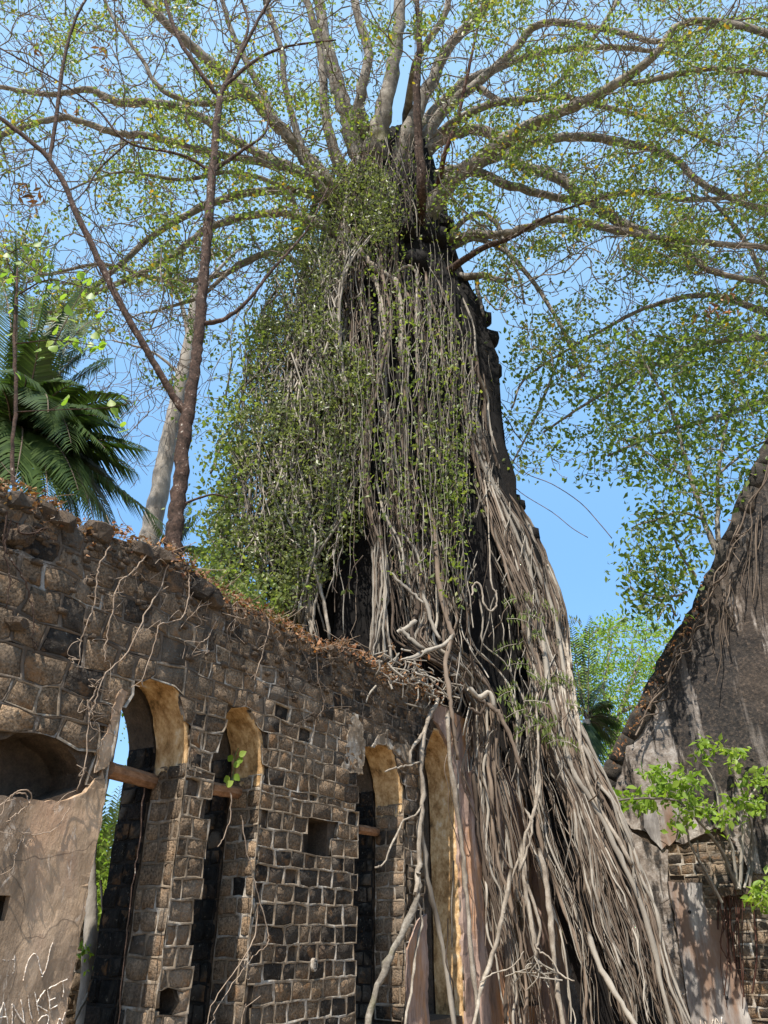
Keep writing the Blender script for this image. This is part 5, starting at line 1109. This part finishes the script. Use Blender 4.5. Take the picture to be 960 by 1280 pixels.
creeper('long limp creeper hanging down the brick pier between the second and third windows', [[(302, 1020), (308, 1060), (320, 1110), (334, 1160), (334, 1180), (320, 1192), (295, 1225), (270, 1262), (262, 1290)], [(322, 1130), (318, 1170), (300, 1205), (268, 1250), (255, 1290)], [(307, 1255), (300, 1290)]], 1.6, 'creeper', 4)
creeper('single thin brown stem hanging down the first brick pier', [[(180, 985), (176, 1040), (168, 1090), (160, 1150), (154, 1210), (146, 1290)]], 1.8, 'red_bark', 0)
creeper('wiry creeper hanging in front of the second window from its timber beam', [[(288, 990), (288, 1020), (280, 1045), (272, 1060)]], 1.6, 'creeper', 0)
creeper('fine dark creeper tangle on the dim masonry above the third window', [[(395, 815), (398, 850), (405, 880), (398, 895)], [(372, 800), (385, 830), (390, 850)], [(425, 815), (445, 850), (470, 880)], [(340, 790), (360, 850), (380, 900)]], 1.4, 'root_brown', 50)
# broken root tangle lying on the wall end
tang = thing('root_debris', 'heap of broken pale rootlets and dead leaves lying on the wall end under the trunk', 'debris', wp3(515, 850, -.1)); mb = MB(); C = []
for k in range(90):
    x = random.gauss(515, 24); y = 822 + (x - 470) * .42 + random.gauss(0, 12)
    if x < 455: continue
    a = random.uniform(0, pi); ln = random.uniform(8, 30); f = min(wall_fwd(x, y) + .1, 14.6) - random.uniform(.0, .35)
    X = smoothpath(np.array([P(x, y, f), P(x + cos(a) * ln * .5 + random.gauss(0, 3), y + sin(a) * ln * .5, f - .05), P(x + cos(a) * ln, y + sin(a) * ln, f + random.uniform(-.1, .1))]), 3); mb.tube(X, random.uniform(.008, .022), 4, cap=False); C.append(X[0])
mb.build('twigs', M['root'], tang, 'stuff'); mb = MB(); C = np.array(C); mb.leaves(C + rng.normal(0, .1, C.shape), .1, asp=.5); mb.build('dead_leaves', M['leaf_dry'], tang, 'stuff')
# leaf litter and straw along the wall top
mb = MB(); C = []; st2 = MB()
for k in range(2600):
    s = random.uniform(3.2, 12.6); nn = random.uniform(-.04, .8) if random.random() < .5 else abs(random.gauss(0, .1)) - .05; z = topat(s) + random.uniform(-.02, .16) - (0.25 * random.random() if nn < 0 else 0)
    C.append(wallpt(s, nn, z))
    if k % 7 == 0:
        p0 = wallpt(s, nn, z + .02); a = rng.normal(0, 1, 3) * .12; a[2] = abs(a[2]) * .6 - .05; st2.tube(smoothpath(np.array([p0, p0 + a, p0 + a * 1.6 + rng.normal(0, .05, 3)]), 3), .0045, 3, cap=False)
mb.leaves(np.array(C), .075, asp=.55); o = mb.build('dead_leaves', M['leaf_dry'], None, 'stuff'); tag(o, 'dry brown leaves scattered along the broken wall top', 'leaf litter')
o = st2.build('dry_straw', M['creeper'], None, 'stuff'); tag(o, 'dry straw and rootlets along the broken wall top', 'straw')
# weeds on the wall top by the slender tree
wd = thing('wall_top_weeds', 'small green weeds on the wall top right of the slender tree', 'weeds', P(262, 720, 10)); mb = MB()
mb.leaves(np.array([P(random.gauss(262, 22), random.gauss(700, 14), random.uniform(9.9, 11)) for _ in range(260)]), .08, asp=.6); mb.leaves(np.array([P(random.gauss(310, 25), random.gauss(742, 14), random.uniform(11, 12.6)) for _ in range(420)]), .09, asp=.6); mb.build('leaves', M['leaf_canopy'], wd, 'stuff')

# ================================================================ timber beams wedged in the windows
def beam(label, x0, y0, x1, y1, n0, n1, h):
    # ends given on the photo; the beam runs across the opening, inside the reveal
    def pt(x, y, n): r = ray(x, y); t = (WD + n) / (r @ ND); return r * t + np.array([0, 0, CH])
    a, b_ = pt(x0, y0, n0), pt(x1, y1, n1); d = b_ - a; L = np.linalg.norm(d); d /= L; s_ = np.cross(d, [0, 0, 1]); s_ /= np.linalg.norm(s_); u = np.cross(s_, d)
    V = []; n = 8
    for k in range(n + 1):
        c = a + d * L * (k / n * 1.06 - .03)
        for i in range(8):
            an = 2 * pi * i / 8 + pi / 8; rr = h * random.uniform(.93, 1.07) * (1.0 if i % 2 else 1.04); V.append(c + (s_ * cos(an) * 1.1 + u * sin(an)) * rr)
    F = [(k * 8 + i, k * 8 + (i + 1) % 8, (k + 1) * 8 + (i + 1) % 8, (k + 1) * 8 + i) for k in range(n) for i in range(8)]
    V += [a - d * L * .03, b_ + d * L * .03]; m_ = len(V); F3 = [((i + 1) % 8, i, m_ - 2) for i in range(8)] + [(n * 8 + i, n * 8 + (i + 1) % 8, m_ - 1) for i in range(8)]
    V = np.array(V); c0 = V.mean(0); me = mesh_from('timber_beam', V - c0, [np.array(F), np.array(F3)], False); o = link('timber_beam', me, M['timber']); o.location = c0; tag(o, label, 'beam', 'timber beams in the windows')
beam('round-edged timber beam wedged across the first window, over the sunlit palm', 136, 962, 190, 977, .12, .55, .085)
beam('timber beam wedged across the second window, with a seedling beside it', 262, 985, 306, 992, .15, .5, .08)
beam('short timber stub across the dark third window', 446, 1036, 470, 1040, .25, .55, .07)
# seedling at the second window
sd_ = thing('window_seedling', 'small bright seedling with broad leaves on the beam of the second window', 'seedling', wp3(286, 985, -.1)); X = smoothpath(np.array([wp3(286, 985, -.1), wp3(292, 965, -.12), wp3(294, 945, -.1), wp3(298, 935, -.1)]), 4); mb = MB(); mb.tube(X, .006, 4); mb.build('stem', M['leaf_green'], sd_)
for (x, y, r_) in ((294, 960, .3), (299, 945, 1), (291, 950, -1), (293, 968, 2.4), (285, 978, -.5), (283, 983, .9), (299, 955, .1)):
    o = link('leaf', hl, None, sd_); o.location = wp3(x, y, -.08) - np.array(sd_.location); o.rotation_euler = (1.4, r_, -.3)
# small painted tag on the pier
tg = thing('number_plate', 'small white oval plate with a black mark on the lower brick pier', 'plate', wp3(392, 1206, .03), WRZ)
mb = MB(); a = np.linspace(0, 2 * pi, 17)[:-1]; V = [(cos(t) * .045, -.03, sin(t) * .075) for t in a] + [(cos(t) * .047, .03, sin(t) * .077) for t in a] + [(0, -.032, 0)]; j = np.arange(16)
mb.add(V, F4=np.stack([j, (j + 1) % 16, 16 + (j + 1) % 16, 16 + j], -1), F3=np.stack([(j + 1) % 16, j, np.full(16, 32)], -1)); mb.build('plate', M['plate'], tg, world=False, smooth=False)
mb = MB()
for q in ([(-.018, .042), (.02, .042)], [(.02, .042), (.02, -.042)], [(.02, -.042), (-.02, -.042)], [(-.02, .010), (-.013, .004)]): mb.tube([(q[0][0], -.036, q[0][1]), (q[1][0], -.036, q[1][1])], .006, 4)
mb.build('painted_mark', M['ink'], tg, world=False)

# ================================================================ beyond the windows
tb = P(118, 1130, 10.4); wt = thing('rooted_trunk', 'pale trunk with surface roots standing right behind the first window', 'tree', (tb[0], tb[1], 0))
X, R = limb_path([(98, 1330, 10.2, 20), (108, 1240, 10.2, 19), (113, 1170, 10.2, 17), (114, 1110, 10.2, 13), (117, 1060, 10.2, 7), (131, 990, 10.3, 5), (143, 930, 10.4, 5), (150, 880, 10.5, 5), (157, 800, 10.6, 5)], 7, .06); mb = MB(); mb.tube(X, R, 10, rough=.06); mb.build('trunk', M['pale_bark'], wt)
for q in ([(112, 1240, 10.1, 5), (100, 1262, 10, 4), (94, 1275, 10, 3)], [(116, 1240, 10.1, 4), (110, 1280, 10, 4), (106, 1310, 10, 3)], [(120, 1230, 10.1, 4), (117, 1260, 10, 3), (114, 1275, 10, 2)], [(126, 1100, 10, 3), (130, 1160, 10, 3), (131, 1182, 10, 2)]):
    X, R = limb_path(q, 5, .1); mb = MB(); mb.tube(X, R, 6); mb.build('root', M['root_pale'], wt)
C = [P(random.gauss(105, 7), random.gauss(1190, 9), 10) for _ in range(30)] + [P(random.uniform(115, 150), random.uniform(1020, 1230), 10.8) for _ in range(160)] + [P(random.uniform(150, 190), random.uniform(880, 960), 11.5) for _ in range(60)]
mb = MB(); mb.leaves(np.array(C), .07, asp=.6); mb.build('leaves', M['leaf_bright'], wt, 'stuff')
bh = thing('garden_undergrowth', 'leafy undergrowth behind the ruined wall, seen through its windows', 'undergrowth', (wallpt(7, 6, 0)[0], wallpt(7, 6, 0)[1], 0)); mb = MB(); C = []
for k in range(15000):
    s = random.uniform(3, 30); nn = random.uniform(5, 11); z = abs(random.gauss(0, 1.0)) * (1.5 + .5 * sin(s * 1.3) + .3 * sin(3.1 * s)); C.append(wallpt(s, nn, min(z, 4.2)))
mb.leaves(np.array(C), .22, asp=.45); mb.build('leaves', M['leaf_green'], bh, 'stuff')
mb = MB()
for k in range(220):
    s = random.uniform(3, 25); nn = random.uniform(5, 10); p0 = wallpt(s, nn, 0); mb.tube(smoothpath(np.array([p0, p0 + rng.normal(0, .2, 3) + [0, 0, 1.2], p0 + rng.normal(0, .5, 3) + [0, 0, 2.6]]), 3), .02, 4, cap=False)
mb.build('stems', M['twig'], bh, 'stuff')
# rubble wall glimpsed low in the second window
rub = thing('low_rubble_wall', 'sunlit low rubble wall glimpsed at the foot of the second window', 'wall', wallpt(9.2, 3.2, 0), WRZ); rs = Stones(); rm = MB()
rc = random.Random(3)
for c in cells(-1.6, 1.6, 0, 1.75, .22, .2, .34, .02, rc): rs.put(stone_block(c, fm_front, .04, rc.uniform(-.03, .02), rc, rm, 0, rough=.02), 'stone', 1)
rs.build(rub, 200); rm.build('mortar', M['mortar'], rub, world=False); link('wall_core', carve([(-1.6, 0), (1.6, 0), (1.6, 1.7), (-1.6, 1.75)], .05, .5, []), M['core'], rub)
# wooded backdrop far beyond
wood_far = MB(); C = []
for k in range(26000):
    a = random.uniform(-1.1, 1.1); r = random.uniform(48, 62); C.append((r * sin(a), r * cos(a), abs(random.gauss(0, 1)) * (2.6 + 1.2 * sin(9 * a) + .8 * sin(23 * a))))
C = np.array(C); C[:, 2] = np.minimum(C[:, 2], 9); wood_far.leaves(C, .75, asp=.5); o = wood_far.build('far_woodland', M['leaf_green'], None, 'stuff'); tag(o, 'distant green woodland behind the ruin, low on the horizon', 'woodland')
